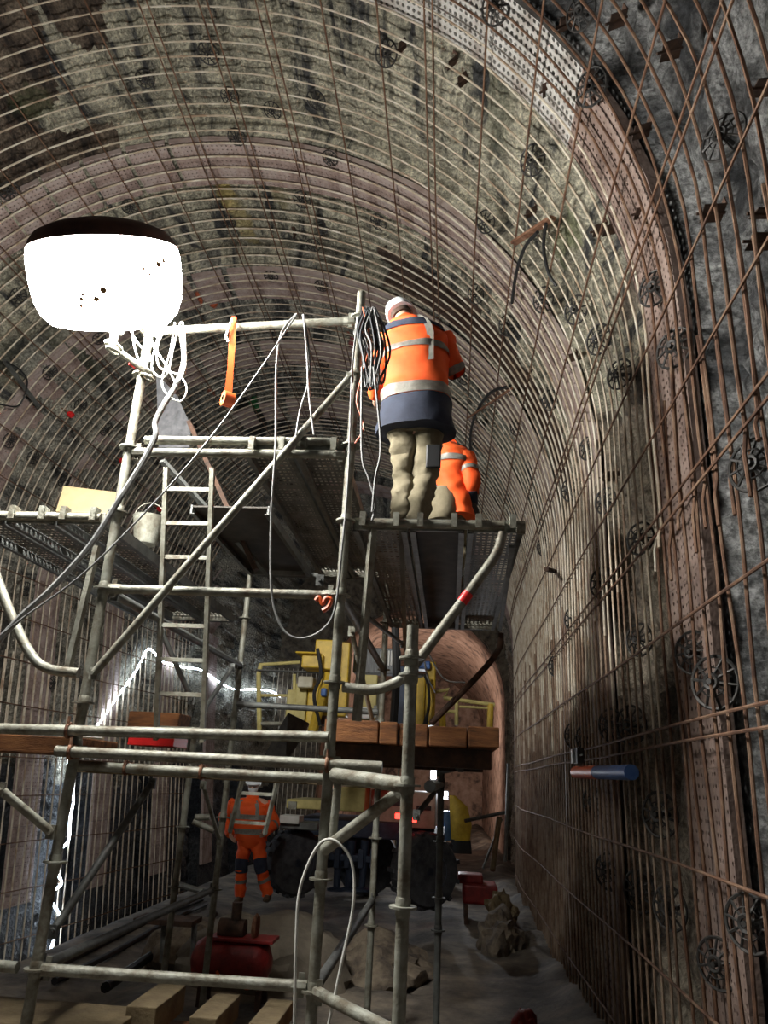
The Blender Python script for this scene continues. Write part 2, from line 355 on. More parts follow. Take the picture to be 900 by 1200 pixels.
# perforated panel bands (shared panel meshes; each panel is a part of its band)
def panel_mesh(name,m,L,curv,holes=True):
    nu,nv=9,12; us=L/nu; vs_=BW/nv; mb=MB()
    def pos(u,v,o=0):
        # local frame: X outward from centre line, Y along the tunnel, Z along the arc
        rip=.004*math.sin(v/BW*PI*2*4)+o
        if curv:
            a=u/R; return ((R+rip)*math.cos(a),v,(R+rip)*math.sin(a))
        return (rip,v,u)
    for i in range(nu):
        for j in range(nv):
            u0,v0=i*us+.006,j*vs_; 
            u0=i*us; u1=u0+us; v1=v0+vs_; uc,vc=(u0+u1)/2,(v0+v1)/2; r=min(us,vs_)*(.27 if holes else .17)
            sq=[(u0,v0),(uc,v0),(u1,v0),(u1,vc),(u1,v1),(uc,v1),(u0,v1),(u0,vc)]
            oc=[(uc+r*1.15*math.cos(t),vc+r*1.15*math.sin(t)) for t in [PI*(1.25+.25*k) for k in range(8)]]
            o=len(mb.v); mb.v+=[pos(*p) for p in sq]+[pos(*p) for p in oc]+[pos(p[0],p[1],.02) for p in oc]
            for k in range(8):
                k2=(k+1)%8; mb.f.append((o+k,o+k2,o+8+k2,o+8+k)); mb.f.append((o+8+k,o+8+k2,o+16+k2,o+16+k))
    # rolled edges
    for v,dv in((0,.0),(BW,-.0)):
        o=len(mb.v); mb.v+=[pos(0,v),pos(L,v),pos(L,v,.07),pos(0,v,.07)]; mb.f.append((o,o+1,o+2,o+3))
    me=bpy.data.meshes.new(name); me.from_pydata(mb.v,[],mb.f); me.materials.append(M[m]); me.update(); return me
PL=R*PI/2/13
pm={}
for c in('pink','white','brown'):
    pm[c,1]=panel_mesh('perforated_panel','panel_'+c,PL-.001,True,c=='white'); pm[c,0]=panel_mesh('perforated_panel','panel_'+c,ZC/9-.002,False,False)
for bi,b in enumerate(BANDS[:7]):
    root=bpy.data.objects.new('trim_%d'%(bi+1),None); C.objects.link(root); root.location=(0,b,0); root['kind']='structure'
    W=float(Wd(b+.3)); cx=W-R; rl=float(RL(b+.3))
    for k in range(26):
        a=PI/26*k; white=(bi==0 and 4<=k<=12)
        o=bpy.data.objects.new('perforated_panel',pm['white' if white else ('brown' if bi==0 and k<4 else 'pink'),1]); C.objects.link(o); o.parent=root
        o.location=(cx,0,ZC)
        if k<13: o.rotation_euler=(0,-a,0)
        else:
            # left half is an ellipse of horizontal radius rl
            S1=Matrix.Diagonal((rl/R,1,1,1)); o.matrix_basis=Matrix.Translation((cx,0,ZC))@S1@Matrix.Rotation(-a,4,'Y')
    for k in range(9):
        o=bpy.data.objects.new('perforated_panel',pm['brown' if bi<2 else 'pink',0]); C.objects.link(o); o.parent=root; o.location=(W,0,ZC/9*k)
        o=bpy.data.objects.new('perforated_panel',pm['pink',0]); C.objects.link(o); o.parent=root
        o.matrix_basis=Matrix.Translation((cx-rl+(ZC-ZC/9*k)*.10,0,ZC/9*k))@Matrix.Rotation(-math.atan(.10),4,'Y')@Matrix.Diagonal((-1,1,1,1))
# end face with the old tunnel behind it
OR,OX,OZ=2.82,-1.15,4.45
mb=MB(); N=48
for i in range(N+1):
    a=PI*i/N; d=(math.cos(a),math.sin(a))
    for k in range(9):
        t=k/8; r=OR*(1-t)+ (6.6)*t; mb.v.append((OX+r*d[0],YEND-.05+ .18*math.sin(i*1.7+k*2.3)*(0<k<8),OZ+r*d[1]))
for i in range(N):
    for k in range(8): a=i*9+k; mb.f.append((a,a+9,a+10,a+1))
o=len(mb.v); mb.v+=[(OX+OR,YEND,OZ),(OX+7,YEND,OZ),(OX+7,YEND,-1),(OX+OR,YEND,-1),(OX-OR,YEND,OZ),(OX-7,YEND,OZ),(OX-7,YEND,-1),(OX-OR,YEND,-1)]
mb.f+=[(o,o+1,o+2,o+3),(o+4,o+7,o+6,o+5)]
wb=mb.build('wall_back','rubble'); wb['kind']='structure'
mb=MB(); ysn=[YEND-.1+.35*j for j in range(50)]
r2=np.random.RandomState(3)
for j,y in enumerate(ysn):
    for i in range(60):
        t=i/59; L1=OZ; L=2*L1+PI*OR; s=t*L
        if s<L1: p=(OX+OR,s)
        elif s>L-L1: p=(OX-OR,L-s)
        else: a=(s-L1)/OR; p=(OX+OR*math.cos(a),OZ+OR*math.sin(a))
        e=r2.rand()*.10; mb.v.append((OX+(p[0]-OX)*(1+e*.3),y,p[1]*(1+e*.1)))
for j in range(49):
    for i in range(59): a=j*60+i; mb.f.append((a,a+1,a+61,a+60))
o=len(mb.v); ye=ysn[-1]; mb.v+=[(OX-4,ye,-1),(OX+4,ye,-1),(OX+4,ye,9),(OX-4,ye,9)]; mb.f.append((o,o+1,o+2,o+3))
wf=mb.build('wall_far','brick'); wf['kind']='structure'
# ------------------------------------------------------------------ rebar cage
cage=Thing('rebar_cage','rusty rebar cage of close hoops and long bars lining the whole tunnel','rebar',(0,4,0))
def prof_pts(s0,s1,n,off,yb=10.):
    out=[]
    for i in range(n+1):
        s=s0+(s1-s0)*i/n; x,y,z=shell(s,yb,0); A_=min(max((s-ZC)/R,0),PI)
        out.append((float(x)+off*math.cos(A_),float(z)+(off*math.sin(A_) if ZC<s<ZC+PI*R else 0)))
    return out
LAP=3.62
def hoop(y,kind,j):
    mb=MB(); rr=random.Random(int(y*100)+j)
    jit=lambda a:rr.uniform(-a,a); cut=3.3+.9*math.sin(y*37.7)
    if kind=='arch':
        s0,s1,n,off=(LAP+jit(.05) if y<4.9 else cut),STOT-3.2,64,-.075
    elif kind=='right': s0,s1,n,off=.05,(LAP+.95+jit(.1) if y<4.9 else cut+.02),22,(-.06 if y<4.9 else -.075)
    else: s0,s1,n,off=STOT-4.6,STOT-.2,16,-.06
    pts=[]; x0=[]; ph=rr.uniform(0,6)
    W0=float(Wd(y))
    for i in range(n+1):
        s=s0+(s1-s0)*i/n; x,_,z=shell(s,y,0); A_=min(max((s-ZC)/R,0),PI); wob=.012*math.sin(s*1.3+ph)+.006*math.sin(s*4+ph*2) if y<4.9 else .006*math.sin(s*1.3+y)
        o=off+wob; pts.append(Vector((float(x)+o*math.cos(A_),y+.012*math.sin(s*.9+ph*1.7)+(0 if kind!='right' or y>4.9 else .03),float(z)+(o*math.sin(A_) if ZC<s<ZC+PI*R else 0))))
    if kind=='arch' and y<4.9:  # bent tail at the lap on the right wall
        p=pts[0]; l=.14+jit(.06)
        pts=[p+Vector((-.05,-.09,-l*1.9)),p+Vector((-.03,-.03,-l*.7))]+pts
    return mb.tube(pts,.0100 if y<6.5 else .0125,6)
NH=0; yy=1.0
hy=[]
while yy<17.5:
    hy.append(yy); yy+=.2+random.uniform(-.02,.02)
for y in hy:
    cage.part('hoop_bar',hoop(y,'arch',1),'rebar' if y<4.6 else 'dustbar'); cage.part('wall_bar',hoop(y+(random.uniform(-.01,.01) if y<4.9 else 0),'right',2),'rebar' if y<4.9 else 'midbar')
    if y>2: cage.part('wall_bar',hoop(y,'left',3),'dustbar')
s=.35; k=0
while s<STOT-.3:
    reps=(0,.10) if (abs(s-LAP)<.4 or k%5==3 or abs(s-11.2)<.4) else (0,)
    for ds in reps:
        sj=s+ds; pts=[]
        for y in np.arange(.6,18,.5):
            x,_,z=shell(sj+.008*math.sin(y*1.1+k),y,0); A_=min(max((sj-ZC)/R,0),PI); o=-.095
            pts.append(Vector((float(x)+o*math.cos(A_),y,float(z)+(o*math.sin(A_) if ZC<sj<ZC+PI*R else 0))))
        cage.part('long_bar',MB().tube(pts,.0088,6),'rebar')
    s+=.66; k+=1
# spoked bolt plates (shared mesh) and brackets
mb=MB()
Rp=.125
mb.ring((0,0,0),Rp,.009,n=20,m=5); mb.ring((0,0,.03),.035,.012,n=10,m=5); mb.ring((0,0,.022),.07,.004,n=14,m=4)
for i in range(10):
    a=2*PI*i/10; mb.tube([(.03*math.cos(a),.03*math.sin(a),.03),(Rp*math.cos(a),Rp*math.sin(a),0)],.0075,5)
mb.cyl((0,0,-.08),(0,0,.05),.014,8)
plate_me=mb.build('bolt_plate','blackmetal'); pm_=plate_me.data; bpy.data.objects.remove(plate_me)
def place(me,name,p,root,scale=1,spin=0,back=0.,tl=0.):
    n=inward(p); q=(n+Vector((0,tl,0))).normalized().to_track_quat('Z','Y'); o=bpy.data.objects.new(name,me); C.objects.link(o); o.parent=root.o
    o.matrix_basis=Matrix.Translation(p+n*(.035+back)-root.loc)@q.to_matrix().to_4x4()@Matrix.Rotation(spin,4,'Z')@Matrix.Scale(scale,4); return o
PLATES=[(856,160),(773,337),(698,100),(628,186),(585,5),(686,12),(679,362),(706,397),(731,438),(797,408),(572,258),(648,468),(693,525),(560,343),(597,380),(672,573),(714,587),(893,545),(756,631),(710,683),(675,725),(820,765),(545,440),(608,500),(560,560),(888,1083),(755,750),(745,850),(721,850),(690,865),(676,862),(755,1045),(792,1065),(718,1022),(780,955),(846,800),
 (278,158),(388,183),(320,127),(372,115),(152,240),(355,232),(267,258),(368,285),(377,333),(10,222),(318,322),(445,258),(20,345),(57,435),(93,473),(123,502),(10,515),(37,535),(73,562),(215,385),(115,395),(268,430),(340,438),(378,425),(28,690),(300,620),(640,350),(455,60),(245,60),(170,90),(270,110),(95,930),(130,1000),(145,1080),(100,1085),(640,640),(655,780),(700,940),(850,1130),(60,800),(150,760)]
for i,(px,py) in enumerate(PLATES):
    p=hit(px,py)
    if p.y<23: place(pm_,'bolt_plate',p,cage,random.uniform(.95,1.15)*(1 if p.x>-.5 else .85),random.uniform(0,2),.0,-.75 if p.x>-1 else -.25)
mb=MB(); mb.box((0,0,-.03),(.12,.006,.12)); mb.box((0,.03,-.09),(.12,.06,.006)); mb.cyl((0,0,-.1),(0,0,.06),.009,6)
sb=mb.build('spacer_bracket','darkrust',smooth=False); sm_=sb.data; bpy.data.objects.remove(sb)
for px,py in[(660,28),(782,60),(748,155),(892,103),(750,600-350),(712,270),(830,250),(892,250),(887,283),(528,75),(660,30),(640,105),(720,25),(620,250),(700,270),(668,420),(716,555),(710,560),(646,665),(430,405),(540,95),(655,540),(345,275),(470,55)]:
    place(sm_,'spacer_bracket',hit(px,py),cage,1.0,random.uniform(-.4,.4),-.03)
# ------------------------------------------------------------------ scaffold
TR=.029; F=4.25; G=7.32; XA,XB,XC,YC=-2.09,-.65,-.19,3.66
Zc=lambda z:z+CAMZ
def rosette(p):
    mb=MB(); p=Vector(p)
    mb.lathe([(TR,-.005),(.062,-.005),(.062,.005),(TR,.005)],p,16); mb.lathe([(TR+.001,-.04),(TR+.005,-.03),(TR+.005,.03),(TR+.001,.04)],p,12)
    return mb
def wedge(p,d,z):
    """ledger head gripping the rosette, with its wedge"""
    p=Vector(p); d=Vector(d).normalized(); mb=MB(); c=p+d*.062
    mb.tube([p+d*.032,p+d*.05,p+d*.10,p+d*.12],[.030,.033,.031,.024],8); mb.box(c+Vector((0,0,.005)),(.012,.03,.11) if abs(d.x)<.5 else (.03,.012,.11)); return mb
scaf=Thing('scaffold_tower','tall galvanised tube scaffold tower filling the middle of the tunnel','scaffold',(XB,F,0))
def standard(x,y,z0,z1,ros,m='galv'):
    o=scaf.part('standard',MB().tube([(x,y,z0),(x,y,(z0+z1)/2),(x,y,z1)],TR,12),m)
    scaf.part('spigot',MB().tube([(x,y,z0),(x,y,z0+.04)],.075,8),m,o)
    for z in ros: scaf.part('rosette',rosette((x,y,z)),m,o)
    return o
RZ=[Zc(z) for z in(-1,-.5,0,.5,1,1.46,1.96,2.46)]
standard(XA,F,-.02,Zc(2.88),[Zc(z) for z in(-1.5,-1,-.5,.09,.33,1.0,1.49,1.93,2.46,2.8)])
standard(XB,F,-.02,Zc(3.10),[Zc(z) for z in(-1.5,-1,-.5,.10,.50,1.0,1.46,1.96,2.46,2.9)])
standard(XC,YC,-.02,Zc(.72),[Zc(z) for z in(-1.5,-1,-.52,-.02,.48,.56)])
standard(XA+.02,G,-.8,Zc(1.94),[Zc(z) for z in(-1,-.4,.5,1,1.46)])
standard(-2.44,G,-.8,Zc(.4),[Zc(z) for z in(-1.,-.5,0)])
standard(XB,G,-.02,Zc(1.94),[Zc(z) for z in(-1.2,-.5,0,.5,1,1.46)])
standard(-.07,G,-.02,Zc(.12),[Zc(z) for z in(-1.2,-.95,-.5,0)],'galvdull')
def tubebar(name,pts,m='galv',r=TR,n=10): return scaf.part(name,MB().tube([Vector(p) for p in pts],r,n),m)
def ledger(a,b,m='galv',heads=True):
    a=Vector(a); b=Vector(b); d=(b-a).normalized(); o=scaf.part('ledger',MB().tube([a+d*.1,b-d*.1],TR*.97,12),m)
    if heads:
        scaf.part('ledger_head',wedge(a,d,0),m,o); scaf.part('ledger_head',wedge(b,-d,0),m,o)
    return o
zt=at(215,374,F).z
ledger((XA,F,Zc(2.80)),(XB,F,Zc(2.88)))
ledger((XA,F,Zc(1.90)),(XB,F,Zc(1.90))); ledger((XA,F,Zc(1.985)),(XB,F,Zc(1.985)),heads=False)
ledger((XA,F,Zc(1.0)),(XB,F,Zc(1.0)))
ledger((XA,F,Zc(-1.0)),(XB,F,Zc(-.985)))
ledger((XA,F,Zc(-1.0)),(XA-1.5,F,Zc(-1.0)),heads=False)
for px0,py0,px1,py1,Y in((-30,853,385,864,F-.06),(66,880,448,899,F-.07),(90,897,462,917,4.75)):
    a=at(px0,py0,Y); b=at(px1,py1,Y); o=scaf.part('long_tube',MB().tube([a,(a+b)/2,b],TR*1.02,12),'galv')
    for px in(84,386) if Y<4.5 else (150,240):
        if not(px0<px<px1): continue
        t=(px-px0)/(px1-px0); c=a.lerp(b,t); scaf.part('swivel_coupler',MB().ring(c,.036,.010,Vector((1,0,0)),14,6).box(c+Vector((0,.03,0)),(.05,.06,.07)).cyl(c+Vector((.0,-.02,.02)),c+Vector((0,-.02,.075)),.008,6),'rust',o)
ledger((XA,G,Zc(.62)),(XB,G,Zc(.60)),'galvdull'); ledger((XA,G,Zc(-.4)),(XA-.34,G,Zc(-.42)),heads=False)
ledger((-2.44,G,Zc(-.42)),(XA+.05,G,Zc(-.55)),heads=False)
ledger((XB,F,Zc(-1)),(XC+.02,YC,Zc(-1.0)));
for z in(1.0,-1.0): ledger((XA,F,Zc(z)),(XA,G,Zc(z)),'galvdull'); ledger((XB,F,Zc(z)),(XB,G,Zc(z)),'galvdull')
ledger((XC+.1,YC,Zc(-.02)),(-.07,G,Zc(-.02)),'galvdull',False)
# elbow tube joining the middle post to the short right post
a=at(392,908,F-.1); b=Vector((XC,YC,Zc(-.02))); tubebar('link_tube',[a,b],r=.036,n=12)
tubebar('brace',[at(380,996,F-.06),at(466,930,3.9)],r=.03); tubebar('short_post',[at(396,918,F-.1),at(389,988,F-.08)],r=.022)
# diagonal braces
def brace(a,b,m='galv',r=.024):
    o=tubebar('diagonal_brace',[a,b],m,r)
    d=(b-a).normalized()
    for p in(a,b): scaf.part('brace_end',MB().box(p,(.05,.02,.07)).cyl(p-Vector((0,.03,0)),p+Vector((0,.03,0)),.012,8),m,o)
brace(at(110,789,F-.07),at(410,442,F-.07))
brace(at(62,1092,4.5),at(178,918,5.2),'galvdull'); brace(at(0,925,4.0),at(60,975,4.2),'galv')
brace(at(135,698,4.4),at(282,780,7.2),'galvdull'); brace(at(190,742,5.6),at(225,820,5.8),'galvdull',.02); brace(at(272,782,6.8),at(240,830,6.2),'galvdull',.02)
brace(at(375,680,4.5),at(472,755,7.1),'galvdull',.02); brace(at(412,740,5.5),at(440,860,6.0),'galv',.018); brace(at(488,955,5.6),at(512,925,7.2),'galvdull',.02)
brace(at(238,920,6.8),at(257,985,7.2),'galv',.018); brace(at(540,900,6.9),at(515,905,7.2),'galvdull',.02)
# outrigger brackets: bent tube from post to deck end
def bracket(pts,m,band=None):
    o=scaf.part('bracket_tube',MB().tube(smoothpts(pts,8),TR,12),m)
    if band:
        a,b=band; scaf.part('red_band',MB().tube([a,b],TR+.003,12),'redcap',o,label='red painted band on the bent tube')
bracket([at(402,805,F),at(440,808,F-.02),at(472,795,F-.03),at(490,774,F-.03),at(520,734,F-.03),at(560,680,F-.03),at(582,648,F-.03),at(589,625,F-.02)],'galv',(at(541,706,F-.03),at(549,695,F-.03)))
bracket([at(92,789,F),at(55,783,F),at(35,765,F),at(12,718,F),at(-12,655,F),at(-22,625,F)],'galv')
bracket([at(587,742,G),at(584,762,G),at(560,792,G),at(505,848,G-.1)],'darkrust')
for pts in([(437,620,F+.02),(418,845,F+.05)],[(114,640,F+.02),(80,782,F+.02)]):
    a,b=at(*pts[0]),at(*pts[1]); d=(b-a).normalized(); q=d.to_track_quat('Z','Y').to_matrix()
    scaf.part('bracket_upright',MB().box((a+b)/2,(.045,.03,(b-a).length),q),'galv',smooth=False)
a,b=at(432,625,4.3),at(470,740,G-.3)
for (p0,p1) in (((600,640,F+.05),(586,738,G-.4)),((470,620,4.4),(478,840,6.9))):
    a,b=at(*p0),at(*p1); d=(b-a).normalized(); scaf.part('side_rail',MB().box((a+b)/2,(.03,.02,(b-a).length),d.to_track_quat('Z','Y').to_matrix()),'galvdull',smooth=False)
# steel deck planks
def deck_plank(x0,x1,y0,y1,z,label,group,slot=True,ply=False,claws=2):
    t=Thing('deck_plank',label,'plank',((x0+x1)/2,y0,z),group); wdt=x1-x0; L=y1-y0
    mb=MB()
    if ply: mb.box(((x0+x1)/2,(y0+y1)/2,z-.006),(wdt-.03,L,.012))
    else:
        nu=8; nv=int(L/.055); du=(wdt-.04)/nu; dv=L/nv
        vid={}
        def vv(x,y):
            k=(round(x,4),round(y,4))
            if k not in vid: vid[k]=len(mb.v); mb.v.append((x,y,z))
            return vid[k]
        for i in range(nu):
            for j in range(nv):
                xa=x0+.02+i*du; ya=y0+j*dv; xb=xa+du; yb=ya+dv
                solid=(j%12 in(0,)) or i in () 
                if solid: mb.f.append((vv(xa,ya),vv(xb,ya),vv(xb,yb),vv(xa,yb))); continue
                h0,h1=xa+du*.22,xb-du*.22; k0,k1=ya+dv*.3,yb-dv*.3
                o=[vv(xa,ya),vv(xb,ya),vv(xb,yb),vv(xa,yb)]; n=[vv(h0,k0),vv(h1,k0),vv(h1,k1),vv(h0,k1)]
                for e in range(4): mb.f.append((o[e],o[(e+1)%4],n[(e+1)%4],n[e]))
    t.part('plank_sheet',mb,'darkply' if ply else 'deck',smooth=False)
    for xs in(x0+.012,x1-.012): t.part('side_channel',MB().box((xs,(y0+y1)/2,z-.03),(.014,L,.072)).box((xs+(.012 if xs<(x0+x1)/2 else -.012),(y0+y1)/2,z-.064),(.03,L,.005)),'galvdull',smooth=False)
    for ye,d in((y0,-1),(y1,1)) if y0<F+.5 else ((y1,1),):
        t.part('end_cap',MB().box(((x0+x1)/2,ye,z-.02),(wdt-.02,.02,.075)),'deck' if ply else 'galv',smooth=False)
        for f in(.2,.8):
            xx=x0+wdt*f; t.part('claw',MB().box((xx,ye+d*.035,z+.012),(.035,.07,.05)).box((xx,ye+d*.068,z-.015),(.035,.012,.07)),'galv',smooth=False)
zr=Zc(1.47); g='planks of the right platform'
W_=.335
deck_plank(XB+.04,XB+.04+W_,F+.02,G-.05,zr,'steel platform plank under the standing worker, beside the middle post',g)
deck_plank(XB+.05+W_,XB+.05+2*W_,F+.02,G-.05,zr,'steel platform plank in the middle of the right platform',g,ply=True)
deck_plank(XB+.06+2*W_,XB+.06+3*W_,F+.02,G-.05,zr,'perforated steel platform plank nearest the right tunnel wall',g)
zm=Zc(1.96); g='planks of the high middle platform'
deck_plank(XB-.04-.32,XB-.04,F+.02,G-.05,zm,'high perforated steel plank beside the middle post',g)
deck_plank(XB-.05-.64,XB-.05-.32,F+.02,G-.05,zm,'high perforated steel plank between ladder opening and middle post',g)
deck_plank(XB-.06-1.36,XB-.06-.72,F+1.15,G-.05,zm,'high dark panel plank behind the ladder opening',g,ply=True)
zl=Zc(1.47); g='planks of the left platform'
for k,l in enumerate(('steel platform plank closest to the left post, left platform','steel platform plank in the middle of the left platform','outermost steel platform plank on the far left under the cream board')):
    deck_plank(XA-.06-W_*(k+1),XA-.06-W_*k-.01,F+.02,G-.05,zl,l,g)
# platform front rails: split tube + transoms
for a,b,z in(((XB,F),(.40,F),1.45),((XA,F),(-3.3,F),1.45)): ledger((a[0],a[1],Zc(z)),(b[0],b[1],Zc(z)),heads=False)
tubebar('rail_end',[(.37,F,Zc(1.44)),(.42,F,Zc(1.44))],r=.04)
for a,b,z in((XB,.40,1.44),(XA,-3.2,1.44),(XA,XB,1.92)): ledger((a,G,Zc(z)),(b,G,Zc(z)),'galvdull',False)
# ladders
def ladder(p0,p1,wd,n,m,label,skip=0):
    t=Thing('ladder',label,'ladder',p0); d=(p1-p0); L=d.length; u=d.normalized(); q=u.to_track_quat('Z','Y').to_matrix()
    for s in(-1,1): t.part('stile',MB().box((p0+p1)/2+Vector((s*wd/2,0,0)),(.03,.045,L),q),m,smooth=False)
    for i in range(n):
        c=p0+d*((i+.35)/n); t.part('rung',MB().box(c,(wd,.028,.028)),m,smooth=False)
    return t
ladder(at(210,868,5.35),at(222,548,4.75),.335,8,'galv','grey ladder rising through the opening of the high middle platform')
ladder(at(287,976,7.2)+Vector((.02,0,0)),at(306,908,7.0),.32,2,'galv','short ladder foot hanging above the lower worker')
# timber platform
tp=Thing('timber_platform','orange stained timber platform on the right half of the scaffold','platform',at(480,880,5.3))
X0=at(379,850,5.4).x; X1=at(586,858,5.4).x; zt0=at(480,848,5.4).z; e=[0,.32,.43,.60,.82,1.0] 
for i in range(5):
    xa=X0+(X1-X0)*e[i]+.006; xb=X0+(X1-X0)*e[i+1]-.006; h=.14+random.uniform(-.01,.012)
    tp.part('timber_beam',MB().box(((xa+xb)/2,6.35+random.uniform(-.02,.02),zt0-.07+random.uniform(-.006,.006)),(xb-xa,1.9,h)),'timber',smooth=False,bevel=.008)
for y in(5.6,7.0): tp.part('cross_bearer',MB().box(((X0+X1)/2,y,zt0-.21),(X1-X0-.1,.12,.13)),'darkrust',smooth=False,bevel=.006)
single('timber_beam',MB().box(at(30,873,4.6),(.95,.5,.10)),'timber','orange timber plank end on the far left behind the twin tubes','timber',None,False,.008)
tp2=Thing('plank_deck','narrow pale plank deck behind the lower pair of tubes','deck',at(200,905,5))
for i in range(4):
    a=at(92,901,4.9+i*.24); b=at(375,916,4.9+i*.24); tp2.part('deck_board',MB().box((a+b)/2,(b.x-a.x-(.2 if i==0 else 0),.22,.04)),'paletimber',smooth=False,bevel=.004)
# bottom platform boards and blocks
single('wooden_block',MB().box(at(183,1182,4.9),(.17,.5,.14)),'paletimber','wooden block on the floor boards, leftmost of the three at the bottom','block','wooden blocks at the bottom',False,.006)
single('wooden_block',MB().box(at(252,1192,4.9),(.15,.5,.12)),'paletimber','middle wooden block of the three at the bottom edge','block','wooden blocks at the bottom',False,.006)
single('wooden_block',MB().box(at(318,1197,4.9),(.15,.5,.10)),'paletimber','wooden block at the bottom beside the middle post','block','wooden blocks at the bottom',False,.006)
a=at(-30,1180,4.6); b=at(150,1196,4.6); q=Matrix.Rotation(math.atan2(b.z-a.z,b.x-a.x)*0,3,'Y')
single('loose_plank',MB().box((a+b)/2-Vector((0,0,.02)),(b.x-a.x,.45,.05)),'paletimber','pale plank lying at the bottom left corner','plank',None,False,.006)
a=at(330,1196,4.8)
single('bottom_beam',MB().box(Vector((-1.4,4.9,at(250,1210,4.9).z-.06)),(2.9,.55,.06)),'timber','long timber board under the wooden blocks','board',None,False,.006)
# ------------------------------------------------------------------ balloon lamp
bc=at(125,324,3.85); ax=Vector((-.07,-.55,1)).normalized()
lamp=Thing('balloon_lamp','glowing white balloon work lamp with brown cap on the left post','lamp',bc)
S=.475
lamp.part('balloon',MB().lathe([(.03*S,-.66*S),(.60*S,-.66*S),(.76*S,-.62*S),(.88*S,-.50*S),(.95*S,-.32*S),(.985*S,.0),(.985*S,.22*S),(.96*S,.345*S)],bc,48,ax),'balloon')
lamp.part('balloon_cap',MB().lathe([(.965*S,.34*S),(.93*S,.43*S),(.85*S,.53*S),(.66*S,.62*S),(.4*S,.69*S),(.15*S,.72*S),(.01*S,.72*S)],bc,48,ax),'ballooncap',label='brown opaque cap on top of the balloon')
rr=random.Random(4)
for k,(px,py,sz) in enumerate([(185,310,.02),(191,306,.015),(180,316,.012),(175,322,.01),(192,318,.012),(168,315,.01),(113,350,.018),(121,340,.02),(96,350,.012),(95,358,.012),(97,345,.010),(178,324,.009)]):
    d=ray(px,py); t=3.2; 
    qi=ax.to_track_quat('Z','Y').inverted()
    def ins(p):
        l=qi@(p-bc); rr_=math.hypot(l.x,l.y)/S; zz=l.z/S
        pr=[(-.66,.60),(-.62,.76),(-.50,.88),(-.32,.95),(0,.985),(.22,.985),(.345,.96)]
        if not(-.66<zz<.345): return False
        for (z0,r0),(z1,r1) in zip(pr,pr[1:]):
            if z0<=zz<=z1: return rr_<r0+(r1-r0)*(zz-z0)/(z1-z0)
    o0=Vector((0,0,CAMZ))
    while t<6 and not ins(o0+d*t): t+=.004
    p=o0+d*t; n=(p-bc).normalized()
    lamp.part('scuff_mark',MB().lathe([(sz*.3,0),(sz,.001),(sz*.4,.003)],p+n*.004,7,n),'patch')
sp_=[]
for k in range(9):
    d=ray(80+k*1.2,296+k*8.5); t=3.2
    while t<6 and not ins(Vector((0,0,CAMZ))+d*t): t+=.004
    sp_.append(Vector((0,0,CAMZ))+d*(t-.003))
lamp.part('seam',MB().tube(sp_,.003,5),'patch')
cb=at(136,384,3.95)
lamp.part('collar',MB().lathe([(.09,.02),(.10,.03),(.05,-.03),(.03,-.05)],cb,20,ax),'galv')
lamp.part('stem',MB().tube([cb,at(131,408,3.95)],.026,10),'galv')
lamp.part('arm',MB().tube([at(126,402,3.95),at(175,438,F-.05)],.022,10),'galv')
lamp.part('red_band',MB().tube([at(153,424,4.12),at(160,429,4.15)],.024,10),'redcap',label='red band on the arm')
for px,py,Y in((133,405,3.95),(172,436,F-.05)): lamp.part('clamp',MB().ring(at(px,py,Y),.05,.012,Vector((.3,0,1)),14,6).ring(at(px,py+6,Y),.045,.008,Vector((.3,0,1)),14,6),'galv')
def hose(name,pts,r,m,label,cat,group=None,n=8): return single(name,MB().tube(smoothpts(pts,n),r,8),m,label,cat,group)
hose('power_hose',pxs([(212,385),(216,420),(208,448),(192,475),(182,495),(182,512),(165,545),(140,585),(105,640),(60,690),(25,722),(-10,760)],F-.12),.019,'hosegrey','thick grey hose running from the balloon lamp down to the far left','hose')
hose('steel_cable',pxs([(348,368),(300,440),(245,515),(180,590),(100,670),(30,722),(-20,760)],F-.16),.006,'hosegrey','thin taut cable from the top tube down to the far left','cable')
for k,(pts,l) in enumerate([([(190,378),(178,430),(195,440),(205,400),(214,378),(218,430),(205,450),(192,470),(181,490)],'white cord loops hanging closest to the left post'),
  ([(197,376),(185,405),(187,430),(210,440),(219,455),(212,470),(196,462),(190,445),(200,410),(205,378)],'white cord loop hanging lowest beside the balloon lamp'),
  ([(152,385),(160,400),(170,412),(178,420),(165,425),(158,408),(155,388)],'pale cord loops hanging directly under the balloon lamp'),
  ([(175,388),(180,405),(196,430),(207,448),(217,430),(216,395)],'white cord curving from the balloon lamp to the hose')]):
    hose('white_cord',pxs(pts,F-.10-.02*k),.006,'hosewhite',l,'cord','white cords beside the balloon lamp')
for k,(pts,l) in enumerate([([(347,368),(330,390),(324,430),(323,520),(318,600),(318,690),(330,735),(350,748),(375,740),(392,715),(400,650),(408,560),(413,430),(420,372)],'long grey cable looping down from the top tube below the mid ledger'),
  ([(355,369),(361,400),(363,440),(352,480),(347,510)],'grey cable hanging from the top tube, left strand'),
  ([(356,369),(360,420),(362,460),(368,510)],'grey cable hanging from the top tube, right strand'),
  ([(424,430),(424,530),(432,560),(440,590),(436,610)],'thin cable hanging down beside the middle post'),
  ([(438,430),(446,520),(440,560),(436,600)],'cable slanting behind the middle post toward the right platform'),
  ([(345,1200),(347,1100),(352,1040),(372,992),(392,985),(412,1010),(414,1060),(400,1130),(385,1200)],'pale hose loop hanging from the brace at the bottom'),
  ([(545,800),(520,795),(498,760),(500,790),(510,812)],'black hose draped behind the short right post')]):
    hose('hanging_cable',pxs(pts,F-.09-.012*k if k<6 else 6.5),.0075,'hosegrey' if k!=5 else 'hosewhite',l,'cable','cables hanging from the scaffold')
